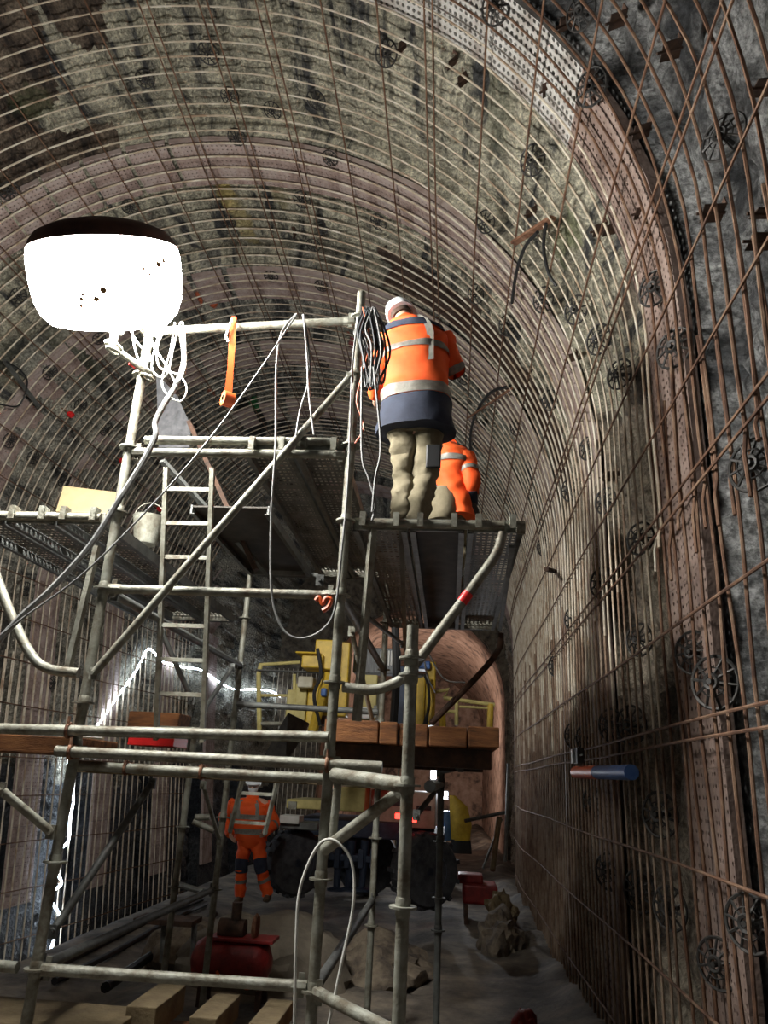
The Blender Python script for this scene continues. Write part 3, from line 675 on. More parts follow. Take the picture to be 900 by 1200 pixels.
# cable coil on the middle post
coil=Thing('cable_coil','tangled coil of dark cable hung on top of the middle post','cable',at(430,370,F-.08))
rr=random.Random(9)
for k in range(11):
    cx_=432+rr.uniform(-6,6); top=365+rr.uniform(-6,6); bot=rr.uniform(425,470); w_=rr.uniform(8,19); Y=F-.05-rr.uniform(0,.12)
    pts=[(cx_,top),(cx_-w_*.9,top+25),(cx_-w_*.6+rr.uniform(-3,5),(top+bot)/2),(cx_+rr.uniform(-5,10),bot),(cx_+w_,(top+bot)/2+10),(cx_+w_*.7,top+25),(cx_+1,top)]
    coil.part('cable_loop',MB().tube(smoothpts(pxs(pts,Y),6),.0075,7),'cable' if k%3 else 'hosegrey')
coil.part('orange_cord',MB().tube(smoothpts(pxs([(425,360),(433,400),(424,440),(418,470),(426,500),(416,520)],F-.1),6),.005,6),'orangeplastic',label='thin orange cord')
# orange tape strap and roll
st=Thing('tape_roll','orange tape strip hanging from the top tube with its roll at the end','tape',at(267,472,F-.06))
pa=[at(274,371,F-.06),at(272,400,F-.06),at(270,430,F-.06),at(267,462,F-.06)]
mb=MB()
for i,p in enumerate(pa):
    wv=.018+.004*(i%2); mb.v+=[tuple(p+Vector((-wv,-.002*i,0))),tuple(p+Vector((wv,.006*i,0))),tuple(p+Vector((wv,.006*i+.003,0))),tuple(p+Vector((-wv,-.002*i+.003,0)))]
for i in range(3):
    for j in range(4): a=i*4+j; b=i*4+(j+1)%4; mb.f.append((a,b,b+4,a+4))
st.part('strip',mb,'orangeplastic')
c=at(267,468,F-.06); axr=Vector((-.8,-.6,0)).normalized()
st.part('roll',MB().lathe([(.028,-.035),(.05,-.035),(.05,.035),(.028,.035),(.028,-.035)],c,24,axr),'orangeplastic')
st.part('core',MB().lathe([(.022,-.036),(.029,-.036),(.029,.036),(.022,.036),(.022,-.036)],c,20,axr),'paletimber')
single('tape_tail',MB().tube(smoothpts(pxs([(272,374),(268,385),(265,395),(268,400)],F-.08),4),.008,6),'white','white and orange scrap of tape hanging at the top of the strip','tape')
single('orange_rag',MB().tube(smoothpts(pxs([(370,704),(374,700),(378,708),(382,701),(388,703),(384,712),(378,716)],F-.06),4),.014,6),'orangeplastic','small orange tape knot on the mid ledger near the middle post','tape')
# board, bucket, caps, sheet
a,b,c,d=at(75,570,5.9),at(142,578,5.9),at(137,606,5.7),at(66,600,5.7)
single('cream_board',MB().slab([a,b,c,d],.02,(0,-1,.2)),'board','cream insulation board leaning on the left platform','board',None,False)
bk=Thing('metal_bucket','pale metal bucket just beyond the left post under the platform edge','bucket',at(170,638,5.6))
p=at(170,638,5.6); bk.part('bucket_body',MB().lathe([(.085,0),(.09,.01),(.13,.22),(.136,.23),(.125,.23),(.12,.215),(.08,.02),(.0,.02)],p,24),'galv'); bk.part('bucket_handle',MB().ring(p+Vector((0,0,.22)),.13,.004,Vector((0,1,.2)),16,5,0,PI),'galv')
for (px,py,l) in((75,480,'red plastic cap on a bolt end, leftmost of the three'),(136,535,'red plastic cap on a bolt end, middle of the three'),(180,592,'red plastic cap on a bolt end just above the bucket')):
    p=hit(px,py); n=inward(p); q=p+n*.16
    t=Thing('bolt_cap',l,'cap',p,'red bolt caps'); t.part('cap',MB().lathe([(.01,-.05),(.045,-.04),(.055,0),(.045,.04),(.012,.055)],q,14,n),'redcap'); t.part('bolt',MB().cyl(p-n*.05,q,.012,8),'rust')
sp=[at(183,437,6.4),at(208,465,6.4),at(224,500,6.4),at(222,525,6.4),at(186,525,6.4)]
single('grey_panel',MB().slab(sp,.02,(.3,-1,.1)),'sheet','dusty grey sheet panel standing behind the left post','panel',None,False)
a,b=at(222,495,6.3),at(300,668,6.3)
single('edge_beam',MB().box((a+b)/2,(.08,.04,(b-a).length),(b-a).normalized().to_track_quat('Z','Y').to_matrix()),'darkrust','brown beam slanting under the high middle platform opening','beam',None,False)
single('edge_beam',MB().box((at(190,540,5.5)+at(330,690,6.9))/2,(.05,.03,(at(190,540,5.5)-at(330,690,6.9)).length),(at(330,690,6.9)-at(190,540,5.5)).normalized().to_track_quat('Z','Y').to_matrix()),'galvdull','long grey rail slanting behind the ladder','beam',None,False)
# hanging steel and hoses on the right arch
p=hit(625,268,.25); hb=Thing('hanging_bracket','rusty steel angle with two black hose stubs sticking out of the right arch','bracket',p)
a,b=hit(602,285,.45),hit(648,255,.1); hb.part('steel_angle',MB().box((a+b)/2,(.07,.03,(b-a).length),(b-a).normalized().to_track_quat('Z','Y').to_matrix()),'rust',smooth=False)
hb.part('hose_stub',MB().tube(smoothpts([hit(630,272,.35),hit(615,290,.4),hit(605,320,.4),hit(600,355,.4)],6),.018,8),'black'); hb.part('hose_stub',MB().tube(smoothpts([hit(640,262,.3),hit(637,290,.35),hit(643,320,.35),hit(652,335,.3)],6),.016,8),'black')
p=hit(600,455,.2); hb=Thing('bent_pipe','bent dark steel pipe end jutting out above the second worker','pipe',p)
hb.part('pipe',MB().tube(smoothpts([hit(598,452,.2),hit(575,460,.35),hit(560,480,.45),hit(552,505,.5),hit(551,535,.4)],6),.022,8),'black'); hb.part('bar',MB().tube([hit(600,455,.2),hit(548,490,.6)],.018,8),'rust')
p=hit(20,430,.2); hb=Thing('timber_prop','short angled steel prop on the left arch','prop',p)
hb.part('prop_bar',MB().box((hit(5,422,.2)+hit(45,476,.3))/2,(.05,.04,(hit(5,422,.2)-hit(45,476,.3)).length),(hit(45,476,.3)-hit(5,422,.2)).normalized().to_track_quat('Z','Y').to_matrix()),'galvdull',smooth=False)
hb.part('hose_stub',MB().tube(smoothpts([hit(8,424,.3),hit(25,435,.3),hit(32,450,.3),hit(22,475,.3),hit(0,474,.3)],6),.012,8),'black')
p=hit(700,905,.15); pw=Thing('marker_pipe','short plastic pipe, half orange half blue, fixed to the right wall cage','pipe',p)
a=Vector((1.22,at(676,905,6).y,0)); 
yn=float(1.27*FPX/(742-526)); 
def onx(px,py,x):
    d=ray(px,py); t=x/d.x; return Vector((x,d.y*t,d.z*t+CAMZ))
P0,P1,P2=onx(675,905,1.16),onx(700,905,1.16),onx(740,905,1.2)
pw.part('orange_half',MB().tube([P0,P1],.052,16),'orangeplastic'); pw.part('blue_half',MB().tube([P1,P2],.05,16),'blue')
pb=onx(678,886,1.12); pw.part('clamp_block',MB().box(pb,(.06,.22,.13)).cyl(pb,pb+Vector((-.02,-.35,0)),.008,6),'blackmetal',smooth=False); pw.part('clamp_plate',MB().box(pb+Vector((-.04,.1,0)),(.01,.06,.12)),'white',smooth=False)
single('stub_pipe',MB().cyl(onx(640,667,1.1),onx(652,670,1.4),.03,10),'darkrust','short dark pipe stub poking from the right wall beside the platform','pipe')
# LED rope light on left wall
led=Thing('led_strip','glowing bluish white light strip looped down the lower left wall','light',hit(180,770,.1))
def wallpts(l,b=.12): return [hit(px,py,b) for px,py in l]
led.part('strip',MB().tube(smoothpts(wallpts([(45,1150),(62,1105),(70,1075),(58,1050),(72,1035),(62,1015),(66,1000),(80,985),(82,960),(86,935),(80,905),(84,880),(110,855),(135,820),(160,785),(172,762),(180,764),(190,775),(215,782),(235,785),(255,798),(275,808),(300,808),(322,812),(336,828),(341,850)]),6),.019,8),'led')
led.part('lamp_box',MB().box(hit(46,1150,.3),(.12,.3,.16)),'led',smooth=False)
# small things on the timber shelf left
single('red_crate',MB().box(at(186,866,5.6),(.34,.3,.11)).box(at(186,858,5.6),(.37,.33,.02)),'redcap','red plastic crate behind the foot of the ladder','crate',None,False,.006)
single('wooden_block',MB().box(at(187,848,6.2),(.42,.3,.16)),'timber','large brown wooden block behind the red crate','block',None,False,.01)
single('dark_flap',MB().slab([at(338,836,5.0),at(362,848,5.2),at(335,895,5.0),at(308,890,4.9)],.03,(0,-1,.3)),'blackmetal','dark steel flap leaning beside the orange timber platform','plate',None,False)
single('rag_light',MB().lathe([(.02,0),(.10,.02),(.08,.05),(.01,.07)],at(103,868,5.2),9),'white','crumpled white paper scrap by the left post','paper')
# shelf carrying them
single('shelf_board',MB().box((at(60,880,5.9)+at(250,890,5.9))/2,(at(250,880,5.9).x-at(60,880,5.9).x,1.2,.04)),'paletimber','wide board carrying the red crate and block','board',None,False)
# ------------------------------------------------------------------ people
def loft(secs,n=20,cap=True,wr=0.,seed=1):
    mb=MB(); rr=random.Random(seed); ph=[rr.uniform(0,6) for _ in range(6)]
    for i,(c,a,b) in enumerate(secs):
        for j in range(n):
            t=2*PI*j/n; k=1+wr*(math.sin(3*t+ph[0]+i*.9)+math.sin(5*t+ph[1]-i*1.3)+.6*math.sin(2*t+i*2.1+ph[2]))/2.6
            ct,st_=math.cos(t),math.sin(t); e=.85
            ct=math.copysign(abs(ct)**e,ct); st_=math.copysign(abs(st_)**e,st_)
            mb.v.append(tuple(Vector(c)+(Vector(a)*ct+Vector(b)*st_)*k))
    m=len(secs)
    for i in range(m-1):
        for j in range(n): j2=(j+1)%n; mb.f.append((i*n+j,i*n+j2,(i+1)*n+j2,(i+1)*n+j))
    if cap: mb.f.append(tuple(range(n))[::-1]); mb.f.append(tuple((m-1)*n+j for j in range(n)))
    return mb
from mathutils import noise as mnoise
def crease(mb,amp,sc,seed=0):
    cs=np.array(mb.v); c=cs.mean(0)
    out=[]
    for p in mb.v:
        q=Vector((p[0]*sc,p[1]*sc,p[2]*sc*1.9+seed)); a=mnoise.noise(q)+.6*mnoise.noise(q*2.3); b=mnoise.noise(q+Vector((9,3,7)))+.6*mnoise.noise(q*2.1+Vector((4,8,1)))
        out.append((p[0]+amp*a,p[1]+amp*b,p[2]+amp*.3*a))
    mb.v=out; return mb
def lerp_secs(secs,k=3):
    out=[]
    for i in range(len(secs)-1):
        for q in range(k):
            t=q/k; out.append(tuple(secs[i][z].lerp(secs[i+1][z],t) for z in range(3)))
    out.append(secs[-1]); return out
def limb_secs(p0,p1,p2,r0,r1,r2,side,n=5):
    """bent limb: two tapering lengths with a rounded joint"""
    pts=smoothpts([p0,p0.lerp(p1,.5),p1,p1.lerp(p2,.5),p2],9); out=[]; k=len(pts)
    for i,p in enumerate(pts):
        t=(pts[min(i+1,k-1)]-pts[max(i-1,0)]).normalized(); a=(side-t*side.dot(t)).normalized(); b=t.cross(a)
        f=i/(k-1); r=(r0+(r1-r0)*f*2) if f<.5 else (r1+(r2-r1)*(f-.5)*2)
        out.append((p,a*r,b*r))
    return out
def sub_secs(secs,f0,f1,grow):
    k=len(secs)-1; out=[]
    for i in range(5):
        f=(f0+(f1-f0)*i/4)*k; a=min(int(f),k-1); t=f-a; c,x,y=[secs[a][z].lerp(secs[a+1][z],t) for z in range(3)]
        out.append((c,x+x.normalized()*grow,y+y.normalized()*grow))
    return out
def person(label,J,fwd,jacket,legs_col,bands,hem_r,helmet=True,shoulder_r=None,wr=.04,sleeve_bands=((.42,.52),(.86,.97)),mask=False,glove='skin',yoke=True):
    side=Vector((fwd.y,-fwd.x,0)).normalized()
    root=Thing('person',label,'person',(J['pelvis'].x,J['pelvis'].y,min(J['anL'].z,J['anR'].z)-.08))
    # --- body: one continuous skinned figure
    vs=[];es=[];rad=[]
    def v(p,r,par=None):
        vs.append(tuple(Vector(p)-root.loc)); rad.append(r)
        if par is not None: es.append((par,len(vs)-1))
        return len(vs)-1
    pel=v(J['pelvis'],.12); ch=v(J['pelvis'].lerp(J['neck'],.55),.125,pel); up=v(J['pelvis'].lerp(J['neck'],.86),.10,ch); nk=v(J['neck'],.055,up); hd=v(J['head'],.085,nk); 
    upd=(J['head']-J['neck']).normalized(); v(J['head']+upd*.09,.07,hd)
    for s in('L','R'):
        a=v(J['sh'+s],.055,up); b=v(J['el'+s],.042,a); c=v(J['wr'+s],.028,b); d_=(J['wr'+s]-J['el'+s]).normalized(); pm=v(J['wr'+s]+d_*.05,.034,c); 
        sd=side if s=='R' else -side; up2=d_.cross(sd).normalized()
        for k in range(4):
            o=up2*(.027-.018*k); ln=(.036,.042,.040,.032)[k]; b0=v(J['wr'+s]+d_*.09+o,.010,pm); b1=v(J['wr'+s]+d_*(.09+ln)+o-sd*.012,.009,b0); v(J['wr'+s]+d_*(.09+ln*1.6)+o-sd*.04,.008,b1)
        t0=v(J['wr'+s]+d_*.045+up2*.045-sd*.01,.011,pm); v(J['wr'+s]+d_*.075+up2*.06-sd*.03,.009,t0)
        h=v(J['hip'+s],.085,pel); kn=v(J['kn'+s],.06,h); an=v(J['an'+s],.042,kn); v(J['an'+s]+fwd*.14-Vector((0,0,.05)),.035,an)
    me=bpy.data.meshes.new('body'); me.from_pydata(vs,es,[]); body=bpy.data.objects.new('body',me); C.objects.link(body); body.parent=root.o
    md=body.modifiers.new('skin','SKIN'); md.use_smooth_shade=True
    sv=me.skin_vertices[0].data
    for i,r in enumerate(rad): sv[i].radius=(r,r)
    sv[0].use_root=True; body.modifiers.new('sub','SUBSURF').render_levels=1; me.materials.append(M[glove])
    # --- trousers
    wa=J['pelvis']+Vector((0,0,.14)); tr=[]
    for s in('L','R'):
        LS=limb_secs(J['hip'+s]+Vector((0,0,.04)),J['kn'+s],J['an'+s],.108,.078,.075,side)
        lg=root.part('trouser_leg',crease(loft(LS,28,True,.02,3),.022,7),legs_col)
        if bands.get('leg'):
            for f in bands['leg']: root.part('leg_band',crease(loft(sub_secs(LS,f,f+.07,.006),28,False,.02,3),.022,7),'reflect',lg)
        if bands.get('knee'): root.part('knee_patch',crease(loft(sub_secs(LS,.34,.56,.008),28,False,.02,3),.022,7),'navy',lg)
        an=J['an'+s]; fo=an+fwd*.05-Vector((0,0,.045))
        root.part('boot',loft([(fo+fwd*(-.11),side*.035,Vector((0,0,.035))),(fo+fwd*(-.09),side*.043,Vector((0,0,.05))),(fo,side*.045,Vector((0,0,.055))),(fo+fwd*.08,side*.05,Vector((0,0,.04))),(fo+fwd*.15,side*.045,Vector((0,0,.03))),(fo+fwd*.17,side*.02,Vector((0,0,.012)))],14).tube([an-Vector((0,0,.06)),an+Vector((0,0,.05))],.055,12),'boot')
    p=J['pelvis']; seat=[(p+Vector((0,0,.16)),side*.16,fwd*.12),(p+Vector((0,0,.05)),side*.185,fwd*.135),(p-Vector((0,0,.05)),side*.18,fwd*.13),(p-Vector((0,0,.10)),side*.14,fwd*.10)]
    root.part('trouser_seat',loft(seat,20,True,.02),legs_col)
    # --- jacket
    torso=lerp_secs(jacket(side,fwd),6); n=len(torso)-1
    jk=root.part('jacket',crease(loft(torso,44,True,wr),.016,6),'orange')
    for f0,f1,m in bands['torso']: ss_=sub_secs(torso,f0,f1,.011); ss_=[(c-Vector((0,0,.006)) if f0==0 else c,a,b) for c,a,b in ss_]; root.part('jacket_band',crease(loft(ss_,44,f0==0,wr*.8),.016,6),m,jk)
    if bands.get('straps'):
        for sx in bands['straps']:
            mb=MB(); cs=[]
            for i in range(9):
                c,a,b=[torso[min(n,int((.42+.50*i/8)*n))][z] for z in range(3)]
                dirb=b if bands.get('front') else -b
                cs.append(c+a*sx+dirb*(1-abs(sx)**2.3)**.43*1.06)
            for i,cc in enumerate(cs):
                mb.v+=[tuple(cc-side*.026),tuple(cc+side*.026)]
                if i: k=2*i; mb.f.append((k-2,k-1,k+1,k))
            root.part('shoulder_strap',mb,'reflect',jk)
    for s in('L','R'):
        AS=limb_secs(J['sh'+s],J['el'+s],J['wr'+s],.092,.074,.058,fwd)
        sl=root.part('sleeve',crease(loft(AS,24,True,.02,3),.010,9),'orange')
        for f0,f1 in sleeve_bands: root.part('sleeve_band',crease(loft(sub_secs(AS,f0,f1,.006),24,False,.02,3),.010,9),'reflect',sl)
    # collar
    q=upd.to_track_quat('Z','Y'); root.part('collar',MB().lathe([(.085,-.06),(.095,.03),(.08,.065),(.06,.0)],J['neck'],20,upd),'orange',jk)
    # --- head
    hc=J['head']+upd*.04; fh=(fwd-upd*fwd.dot(upd)).normalized(); sh=upd.cross(fh)
    def hp(a,b,c): return hc+sh*a+fh*b+upd*c
    head=root.part('head',loft([(hp(0,.0,-.13),sh*.03,fh*.035),(hp(0,.012,-.10),sh*.055,fh*.075),(hp(0,.008,-.05),sh*.068,fh*.09),(hp(0,0,0),sh*.075,fh*.098),(hp(0,-.004,.05),sh*.072,fh*.094),(hp(0,-.005,.09),sh*.052,fh*.07),(hp(0,-.005,.108),sh*.02,fh*.03)],20),'skin')
    root.part('nose',loft([(hp(0,.088,.01),sh*.008,fh*.006),(hp(0,.105,-.03),sh*.016,fh*.016),(hp(0,.09,-.042),sh*.012,fh*.006)],8),'skin',head)
    for k in(-1,1):
        root.part('ear',loft([(hp(.075*k,-.005,-.03),sh*.008,fh*.012),(hp(.082*k,-.008,0),sh*.010,fh*.020),(hp(.078*k,-.008,.025),sh*.006,fh*.014)],8),'skin',head)
        root.part('eye',MB().lathe([(.002,-.004),(.012,0),(.002,.004)],hp(.032*k,.086,.012),8,fh),'white',head)
    root.part('mouth',MB().box(hp(0,.083,-.07),(.045,.008,.010),Matrix((sh,fh,upd)).transposed()),'red',head)
    root.part('hair',loft([(hp(0,-.035,-.05),sh*.070,fh*.062),(hp(0,-.03,0),sh*.080,fh*.075),(hp(0,-.02,.05),sh*.077,fh*.088),(hp(0,-.01,.09),sh*.058,fh*.07)],16),'hair',head)
    if mask: root.part('face_mask',loft([(hp(0,.02,-.115),sh*.05,fh*.065),(hp(0,.02,-.07),sh*.068,fh*.09),(hp(0,.02,-.03),sh*.074,fh*.088)],16,False),'helmet',head,label='pale blue face mask')
    if helmet:
        hl=root.part('helmet',loft([(hp(0,-.018,-.012),sh*.103,fh*.115),(hp(0,.0,.035),sh*.105,fh*.125),(hp(0,0,.06),sh*.103,fh*.122),(hp(0,0,.10),sh*.092,fh*.108),(hp(0,0,.135),sh*.068,fh*.08),(hp(0,0,.150),sh*.03,fh*.04)],24),'helmet')
        root.part('helmet_brim',loft([(hp(0,.02,.030),sh*.115,fh*.145),(hp(0,.02,.040),sh*.115,fh*.145)],24),'helmet',hl)
        root.part('helmet_ridge',loft([(hp(0,-.09,.10),sh*.012,upd*.01),(hp(0,-.05,.14),sh*.014,upd*.012),(hp(0,0,.153),sh*.014,upd*.012),(hp(0,.05,.14),sh*.014,upd*.012),(hp(0,.09,.10),sh*.012,upd*.01)],8),'helmet',hl)
    return root
def Jd(Y,**k): return {n:at(v[0],v[1],Y+(v[2] if len(v)>2 else 0)) for n,v in k.items()}
def px_secs(rows,Y,depth):
    def f(side,fwd):
        out=[]
        for r in rows:
            px,py,hw=r[:3]; dy=r[3] if len(r)>3 else 0; dp=r[4] if len(r)>4 else depth
            c=at(px,py,Y+dy); a=(at(px+hw,py,Y+dy)-at(px-hw,py,Y+dy))/2
            out.append((c,a.length*side,fwd*dp))
        return out
    return f
Y1=4.66
zdeck=Zc(1.475)
J=Jd(Y1,pelvis=(488,495),neck=(478,383,.02),head=(473,374,.06),shL=(459,396,.02),shR=(517,396,.02),elL=(443,438,.10),elR=(532,432,.06),wrL=(440,462,.34),wrR=(524,405,.36),
     hipL=(473,505),hipR=(502,505),knL=(474,557,.06),knR=(499,560,.04),anL=(470,600),anR=(486,602))
for s in('L','R'): J['an'+s]=Vector((J['an'+s].x,J['an'+s].y,zdeck+.10))
rows=[(487,508,45,0,.20),(487,494,42,0,.19),(488,470,39.5),(488,445,38),(488,420,38),(488,402,38),(485,391,34),(481,385,25),(479,380,19,0,.12)]
w1=person('worker standing on the right platform, white helmet, long orange and navy jacket seen from behind',J,Vector((.25,.97,0)).normalized(),px_secs(rows,Y1,.165),'khaki',
  {'torso':[(0,.235,'navy'),(.235,.30,'reflect'),(.50,.545,'reflect'),(.70,.80,'navy')],'straps':[.62]},None,True,wr=.025,sleeve_bands=((.44,.56),))
root=w1
kp=at(508,535,Y1-.10); w1.part('knee_pocket',MB().box(kp,(.10,.03,.17)),'black',bevel=.01,label='black tool pocket on the thigh')
Y2=5.75
J=Jd(Y2,pelvis=(514,598),neck=(524,524,.1),head=(515,520,.34),shL=(517,532,.0),shR=(544,535,-.02),elL=(520,570,.2),elR=(552,566,-.06),wrL=(530,590,.35),wrR=(546,598,.16),
     hipL=(500,604),hipR=(528,604),knL=(507,618,.42),knR=(545,628,.40),anL=(500,634,.05),anR=(528,636,.05))
for s in('L','R'): J['an'+s]=Vector((J['an'+s].x,J['an'+s].y,zdeck+.09)); J['kn'+s].z=zdeck+.42
rows=[(540,606,15),(533,588,20),(527,570,22),(524,555,23),(525,542,24),(527,532,22),(526,524,14),(524,520,8,0,.06)]
w2=person('worker crouching at the tunnel wall behind the standing one, orange jacket with grey bands',J,Vector((.75,.66,0)).normalized(),px_secs(rows,Y2,.13),'khaki',
  {'torso':[(.52,.60,'reflect'),(.86,1,'navy')],'straps':[-.2]},None,True,wr=.03,glove='navy',sleeve_bands=((.25,.33),(.62,.70)))
w2.part('open_shirt',loft([(at(512,604,Y2+.02),Vector((.13,0,0)),Vector((0,.12,0))),(at(508,585,Y2+.03),Vector((.11,0,0)),Vector((0,.11,0))),(at(512,562,Y2+.05),Vector((.09,0,0)),Vector((0,.10,0))),(at(516,545,Y2+.06),Vector((.06,0,0)),Vector((0,.08,0)))],18,True,.03),'greycloth',label='grey brown shirt under the open jacket')
w2.part('cuff',MB().tube([at(550,572,Y2-.05),at(548,590,Y2+.06)],[.07,.085],14),'navy'); w2.part('glove',MB().tube([at(548,588,Y2+.02),at(556,604,Y2+.05)],[.06,.05],12),'black')
Y3=11.6
J=Jd(Y3,pelvis=(295,985),neck=(296,934),head=(297,922,-.04),shL=(312,941),shR=(275,941),elL=(322,965,.1),elR=(262,958,.1),wrL=(312,975,-.25),wrR=(270,978,-.2),
     hipL=(302,988),hipR=(287,988),knL=(306,1018,-.08),knR=(283,1018,-.05),anL=(314,1048),anR=(281,1050))
fw3=Vector((.10,-1,0)).normalized()
rows=[(293,985,19),(293,972,19),(292,960,20),(292,948,22),(292,940,20),(295,935,10,0,.07)]
w3=person('worker standing on the tunnel floor in orange jacket and orange trousers, face mask',J,fw3,px_secs(rows,Y3,.14),'orange',
  {'torso':[(.12,.22,'reflect'),(.40,.50,'reflect')],'straps':[-.5,.5],'front':True,'leg':[.68],'knee':True},None,True,mask=True,yoke=False,sleeve_bands=((.6,.68),))
# ------------------------------------------------------------------ drilling machine
SIDE=0
mc=Thing('drilling_truck','yellow and dark wheeled drilling truck parked beyond the scaffold','vehicle',at(430,1050,13.5))
def bx(c,s,m,name,rot=None,parent=None,bev=.02,label=None): return mc.part(name,MB().box(c,s,rot),m,parent,False,bev,label)
def bpx(x0,y0,x1,y1,Y,d,m,name,bev=.02,label=None,parent=None):
    a=at(x0,y0,Y); b=at(x1,y1,Y); return bx(((a.x+b.x)/2,Y+d/2,(a.z+b.z)/2),(abs(b.x-a.x),d,abs(a.z-b.z)),m,name,None,parent,bev,label)
def wheel(px,py,Y,Rw,wd):
    c=at(px,py,Y); q=Vector((0.35,-1,0)).normalized() if False else Vector((0,-1,0))
    ax_=Vector((.5,-.86,0)).normalized()
    t=mc.part('wheel',MB().lathe([(Rw*.5,-wd/2),(Rw*.9,-wd/2),(Rw,-wd*.3),(Rw,wd*.3),(Rw*.9,wd/2),(Rw*.5,wd/2)],c,32,ax_),'tyre')
    qq=ax_.to_track_quat('Z','Y'); mb=MB()
    for k in range(24):
        a=2*PI*k/24; p=c+qq@Vector((Rw*1.0*math.cos(a),Rw*1.0*math.sin(a),wd*.18*(1 if k%2 else -1))); mb.box(p,(.05,.06,wd*.5),(qq@Matrix.Rotation(a,3,'Z').to_quaternion()).to_matrix())
    mc.part('tread_lug',mb,'tyre',t,False)
    mc.part('rim',MB().lathe([(.02,wd*.35),(Rw*.25,wd*.36),(Rw*.3,wd*.22),(Rw*.48,wd*.25),(Rw*.54,wd*.52),(Rw*.5,wd*.3)],c,24,ax_),'rim',t)
    mc.part('hub',MB().lathe([(.02,wd*.5),(Rw*.12,wd*.5),(Rw*.15,wd*.3)],c,12,ax_),'darkblue',t)
wheel(345,1010,12.6,.47,.36); wheel(497,1020,12.6,.52,.40); wheel(430,1008,15.4,.58,.42)
bpx(345,958,470,985,13.2,2.2,'darkblue','chassis'); bpx(465,975,520,1000,13.0,2.4,'darkblue','chassis_rear')
bpx(328,962,372,974,12.2,.5,'galvdull','step_plate'); bpx(328,955,350,966,12.1,.4,'hosewhite','tool_box',.01,'pale tool box')
a=bpx(336,936,388,950,12.9,1.6,'paleyellow','side_box',.02,'faded yellow side box'); bpx(338,939,347,949,12.86,.05,'galv','box_latch',.005,None,a)
bpx(400,922,427,952,12.9,.8,'paleyellow','engine_cover',.02,'faded yellow engine cover'); bpx(388,924,401,950,13.0,.6,'galv','grille'); 
for k in range(5): bpx(389,926+k*5,400,928+k*5,12.97,.04,'black','grille_slat',.002)
bpx(350,915,470,925,13.1,2.0,'cream','deck_side'); bpx(435,925,510,972,13.6,1.6,'cream','cab_panel'); 
bpx(455,935,475,945,13.56,.06,'black','panel_slot',.004); bpx(488,944,505,950,13.56,.06,'black','panel_slot',.004)
b=bpx(463,953,470,960,12.85,.1,'tail','tail_light',.01,'glowing red tail light'); bpx(483,958,488,964,12.85,.1,'tail','tail_light',.01,'small glowing red tail light')
# axle, hoses, hydraulic legs beneath
for x in(398,412,428): mc.part('hydraulic_leg',MB().tube([at(x,985,12.4),at(x-4,1042,12.4)],[.07,.05],10).lathe([(.14,0),(.14,.03),(.06,.05)],at(x-4,1044,12.4),12),'darkblue')
bpx(385,1000,440,1012,12.35,.3,'darkblue','cross_beam')
for x in(392,404,420,434): bpx(x,995,x+5,1018,12.3,.1,'darkblue','valve_block',.01)
mc.part('axle',MB().tube([at(345,1012,12.8),at(430,1008,15.2)],.09,10),'darkblue')
# upper yellow works: basket rails, boom, mast
def rail(pts,r=.035,m='paleyellow',name='guard_rail'): return mc.part(name,MB().tube(pxs(pts,11.0),r,8),m)
rail([(304,860),(303,790),(306,778)]); rail([(304,779),(352,776)],.025); rail([(306,815),(345,815)],.02); rail([(345,790),(345,860)],.025); rail([(306,848),(345,848)],.03,'galv')
rail([(520,818),(580,826)],.028); rail([(535,820),(535,850)],.028); rail([(575,825),(574,852)],.045,'yellow'); rail([(522,834),(535,834)],.025); rail([(505,812),(526,808),(520,818)],.025); rail([(538,828),(574,830)],.018)
rail([(518,836),(519,855)],.05,'yellow')
def ybox(x0,y0,x1,y1,Y,d,m,name,label=None): return bpx(x0,y0,x1,y1,Y,d,m,name,.02,label)
ybox(370,749,392,785,10.6,.7,'yellow','control_box','yellow control box'); ybox(354,766,378,783,10.5,.5,'yellow','boom_bracket'); ybox(346,763,372,766,10.4,.8,'yellow','bracket_plate')
ybox(300,784,392,789,10.9,.12,'galvdull','cross_rail'); ybox(392,752,405,840,11.0,.3,'yellow','boom_column')
for x,y0,y1,w_ in((352,800,845,10),(366,800,850,9),(380,795,850,11),(341,808,842,8)): ybox(x-w_/2,y0,x+w_/2,y1,10.9,.25,'yellow' if x>360 else 'paleyellow','feed_rail')
ybox(349,792,366,806,10.7,.3,'cream','head_block'); ybox(373,838,392,850,10.6,.4,'darkrust','dirty_shoe'); mc.part('feed_arm',MB().tube([at(385,790,10.6),at(366,858,10.4)],.07,8),'yellow'); mc.part('hose_bundle',MB().tube(smoothpts(pxs([(372,760),(376,790),(368,815),(375,850)],10.4),6),.025,8),'black')
ybox(376,806,382,816,10.4,.1,'blue','drum_label')
ybox(419,790,440,845,11.2,.5,'paleyellow','cabinet','faded yellow tall cabinet'); ybox(420,828,434,843,11.15,.06,'white','notice_plate'); ybox(415,758,468,790,11.6,.3,'tarp','display_board','pale striped board')
for k in range(7): ybox(446+k*3,762,447.3+k*3,780,11.58,.03,'white','board_stripe')
ybox(488,792,497,850,10.8,.3,'yellow','mast_rail'); ybox(500,775,509,850,10.8,.35,'yellow','mast_rail'); ybox(489,774,504,784,10.7,.3,'blue','mast_badge','blue oval badge'); ybox(460,780,487,850,11.2,.4,'darkblue','mast_body')
for k in range(5): mc.part('mast_hose',MB().tube(smoothpts(pxs([(497+k,790),(503,810+4*k),(500-k,850)],10.6),5),.018,6),'black')
for x in(463,478): mc.part('mast_stay',MB().tube(pxs([(x,735),(x+2,790),(x-2,850)],9.6),.05,8),'black')
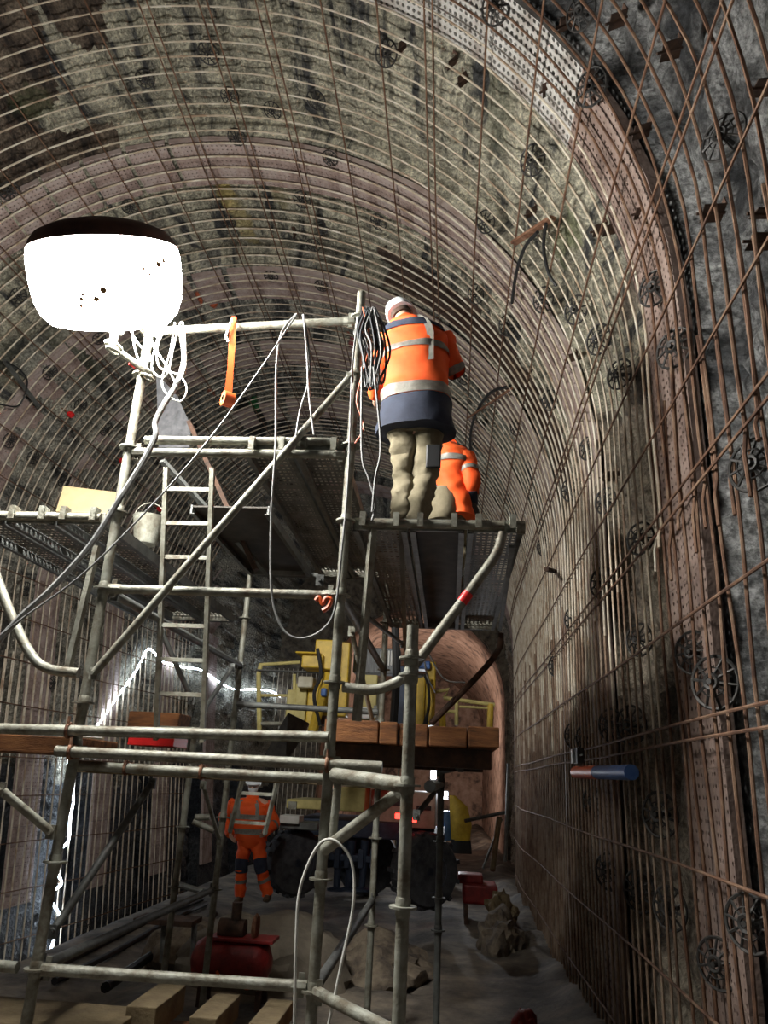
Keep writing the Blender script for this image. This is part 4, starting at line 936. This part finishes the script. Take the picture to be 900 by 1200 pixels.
# ------------------------------------------------------------------ floor clutter
def lump(name,c,size,m,label,cat,seed=1,group=None,amp=.22):
    bm=bmesh_ico(seed,amp); mb=MB(); mb.v=[(c[0]+v[0]*size[0],c[1]+v[1]*size[1],c[2]+max(v[2],-.2)*size[2]) for v in bm[0]]; mb.f=bm[1]
    return single(name,mb,m,label,cat,group)
import bmesh
def bmesh_ico(seed,amp):
    b=bmesh.new(); bmesh.ops.create_icosphere(b,subdivisions=4,radius=1); r=random.Random(seed); off=Vector((r.uniform(0,50),r.uniform(0,50),r.uniform(0,50)))
    from mathutils import noise
    vs=[]
    for v in b.verts:
        p=v.co; n=noise.noise(p*1.6+off)+.5*noise.noise(p*3.7+off)+.3*noise.noise(p*8+off); vs.append(tuple(p*(1+amp*n)))
    fs=[tuple(v.index for v in f.verts) for f in b.faces]; b.free(); return vs,fs
g=lambda px,Y,z=0:(at(px,1000,Y).x,Y,z)
lump('rubble_heap',g(325,9.2),(1.0,.8,.55),'sack','dusty grey sacking heap in front of the worker in orange trousers','heap',3)
lump('rubble_heap',g(250,9.6),(.6,.5,.42),'rubble','small muddy rubble heap left of the grey sacking heap','heap',5)
lump('rubble_heap',g(440,9.8),(.7,.6,.35),'rubble','muddy rubble heap under the drilling truck','heap',7,amp=.4)
lump('rubble_heap',g(585,11.5),(.30,.7,.42),'rubble','heap of broken stone at the foot of the right wall','heap',9,amp=.4)
lump('red_bag',g(612,8.0),(.12,.15,.16),'red','dark red bag at the foot of the right wall','bag',12)
# red tank of a compressor
cp=Thing('compressor','dirty red compressor tank lying in front of the sacking heap','compressor',g(272,8.0))
c0=at(225,1128,8.0); c1=at(318,1130,8.0); c0.z=c1.z=at(270,1126,8).z
zc_=c0.z; 
cp.part('tank',MB().tube([c0,c0+Vector((.04,0,0)),c0+Vector((.12,0,0)),c1-Vector((.12,0,0)),c1-Vector((.04,0,0)),c1],[.06,.15,.20,.20,.15,.06],20),'red')
cp.part('top_plate',MB().box((c0+c1)/2+Vector((.1,0,.2)),(.62,.3,.03)),'red',smooth=False,bevel=.005)
for x in(.15,.7): 
    for y in(-.13,.13): cp.part('foot',MB().box(c0+Vector((x,y,-.2-zc_/2+.1)),(.05,.05,max(.1,zc_-.2))),'darkrust',smooth=False)
cp.part('motor',MB().tube([(c0+c1)/2+Vector((-.15,0,.27)),(c0+c1)/2+Vector((.1,0,.27))],.09,14).cyl((c0+c1)/2+Vector((0,0,.3)),(c0+c1)/2+Vector((0,0,.5)),.05,10),'orangeplastic' if False else 'darkrust')
cp.part('belt_guard',MB().lathe([(.1,-.02),(.12,0),(.1,.02)],(c0+c1)/2+Vector((.2,0,.3)),18,Vector((1,0,0))),'rust')
cp.part('rope_net',MB().tube(smoothpts([c0+Vector((.3,-.2,-.05)),c0+Vector((.4,-.22,-.15)),c0+Vector((.5,-.2,-.08)),c0+Vector((.6,-.23,-.16)),c0+Vector((.75,-.2,-.1))],6),.015,6),'orangeplastic')
# bench / trestle in the lower left
tb=Thing('trestle','pale metal trestle leg with dark board near the lower left','trestle',at(200,1075,8.6))
tb.part('board',MB().box(at(197,1078,8.6),(.62,.35,.05)),'darkrust',smooth=False,bevel=.005); tb.part('cross_bar',MB().tube([at(203,1035,8.4),at(238,1045,8.4)],.03,8),'galvdull')
for p,q in(((192,1082),(190,1128)),((228,1082),(226,1120))): tb.part('leg',MB().tube([at(*p,8.6),at(*q,8.6)],.03,8),'galvdull')
for (pts,l,r) in(([(40,1165),(110,1125),(190,1085),(235,1065)],'dark hose lying in the trench by the left wall',.05),([(60,1172),(130,1135),(200,1092),(240,1072)],'second dark hose along the left wall trench',.035),([(120,1180),(180,1135),(225,1105),(250,1085)],'dark hose crossing the floor toward the trestle',.05)):
    mb=MB(); P=[]
    for px,py in pts:
        d=ray(px,py); t=(CAMZ+.12)/-d.z; P.append(Vector((d.x*t,d.y*t,.04 if d.x*t>-4.6 else -.04-.85*min(1,(-4.6-d.x*t)/1.8)+.05)))
    single('ground_hose',mb.tube(smoothpts(P,8),r,8),'black',l,'hose')
# right: poles, red box, tripod rubble, lamps far down
rd=Thing('red_machine','red pump on the floor against the right wall beyond the truck','pump',g(562,13.5))
p=Vector((at(562,1020,13.5).x,13.5,.0)); rd.part('pump_body',MB().box(p+Vector((0,0,.42)),(.55,.7,.28)),'red',smooth=False,bevel=.04); rd.part('pump_top',MB().box(p+Vector((-.15,0,.62)),(.4,.4,.14)),'red',smooth=False,bevel=.03); rd.part('skid',MB().box(p+Vector((-.22,0,.14)),(.06,.8,.28)).box(p+Vector((.22,0,.14)),(.06,.8,.28)),'darkrust',smooth=False)
for a,b,l,r in(((585,958),(577,1020),'pale pole leaning on the right wall beyond the red pump',.05),((588,960),(566,1018),'thin pole leaning across the red pump',.02),((592,952),(545,962),'short pale bar sticking out of the right wall near the floor',.03),((596,895),(592,1010),'tall thin bar standing along the far right wall',.03)):
    single('pole',MB().cyl(at(*a,14),at(*b,13.6),r,8),'paletimber' if r>.03 else 'galvdull',l,'pole')
lump('rag_pile',g(588,12.4,.25),(.22,.3,.28),'paletimber','pile of pale rags and boards beside the red pump','rags',21,amp=.6)
yb=Thing('yellow_coat','yellow raincoat hanging in the far tunnel','coat',at(542,985,17)); yb.part('coat_body',loft([(at(540,985,17),Vector((.20,0,0)),Vector((0,.1,0))),(at(540,965,17),Vector((.22,0,0)),Vector((0,.12,0))),(at(537,945,17),Vector((.18,0,0)),Vector((0,.12,0))),(at(530,932,17),Vector((.06,0,0)),Vector((0,.05,0)))],16,True,.15),'yellow')
yb.part('coat_hem',loft([(at(541,1000,17),Vector((.22,0,0)),Vector((0,.12,0))),(at(540,984,17),Vector((.20,0,0)),Vector((0,.1,0)))],16,True,.1),'black')
single('blue_drum',MB().cyl(at(522,985,18),at(522,950,18),.12,14),'blue','blue drum standing beyond the truck','drum')
def work_lamp(px,py,Y,label,power,sz=(.10,.05,.16)):
    t=Thing('work_lamp',label,'lamp',at(px,py,Y)); p=at(px,py,Y)
    t.part('lamp_glass',MB().box(p,(sz[0],.03,sz[2])),'lampglass',smooth=False); t.part('housing',MB().box(p+Vector((0,.05,0)),(sz[0]+.04,.06,sz[2]+.04)),'black',smooth=False)
    if power:
        l=bpy.data.lights.new('lamp_light','AREA'); l.shape='RECTANGLE'; l.size=sz[0]; l.size_y=sz[2]; l.energy=power; l.color=(.9,.95,1)
        lo=bpy.data.objects.new('lamp_light',l); C.objects.link(lo); lo.parent=t.o; lo.location=Vector((0,-.03,0)); lo.rotation_euler=(-PI/2,0,0)
    return t
work_lamp(508,908,16,'small bright lamp glowing below the orange timber platform',25); work_lamp(522,932,18.5,'small white lamp above the blue drum',20)
# unseen light added beyond the truck to brighten the old tunnel lining
fl_=Thing('added_flood','added unseen flood lamp brightening the old tunnel','lamp',(-1.6,25.2,2.6))
fl_.part('housing',MB().box((-1.6,25.2,3.0),(.5,.25,.35)),'black',smooth=False,bevel=.02); fl_.part('lamp_glass',MB().box((-1.6,25.34,3.0),(.42,.02,.28)),'lampglass',smooth=False); fl_.part('stand',MB().cyl((-1.6,25.2,0),(-1.6,25.2,2.85),.03,8),'galv')
l=bpy.data.lights.new('added_beam','AREA'); l.size=.4; l.energy=230; l.color=(1,.86,.75); lo=bpy.data.objects.new('added_beam',l); C.objects.link(lo); lo.parent=fl_.o; lo.location=(0,.17,.4); lo.rotation_euler=(PI/2+.30,0,0)
# bars on the face wall beside the old tunnel
mb=MB()
for k in range(16):
    x=-6.3+k*.15; cage.part('face_bar',MB().tube([(x,YEND-.4,0),(x+.03*math.sin(k),YEND-.4,2.5),(x,YEND-.4,5.2)],.014,6),'dustbar')
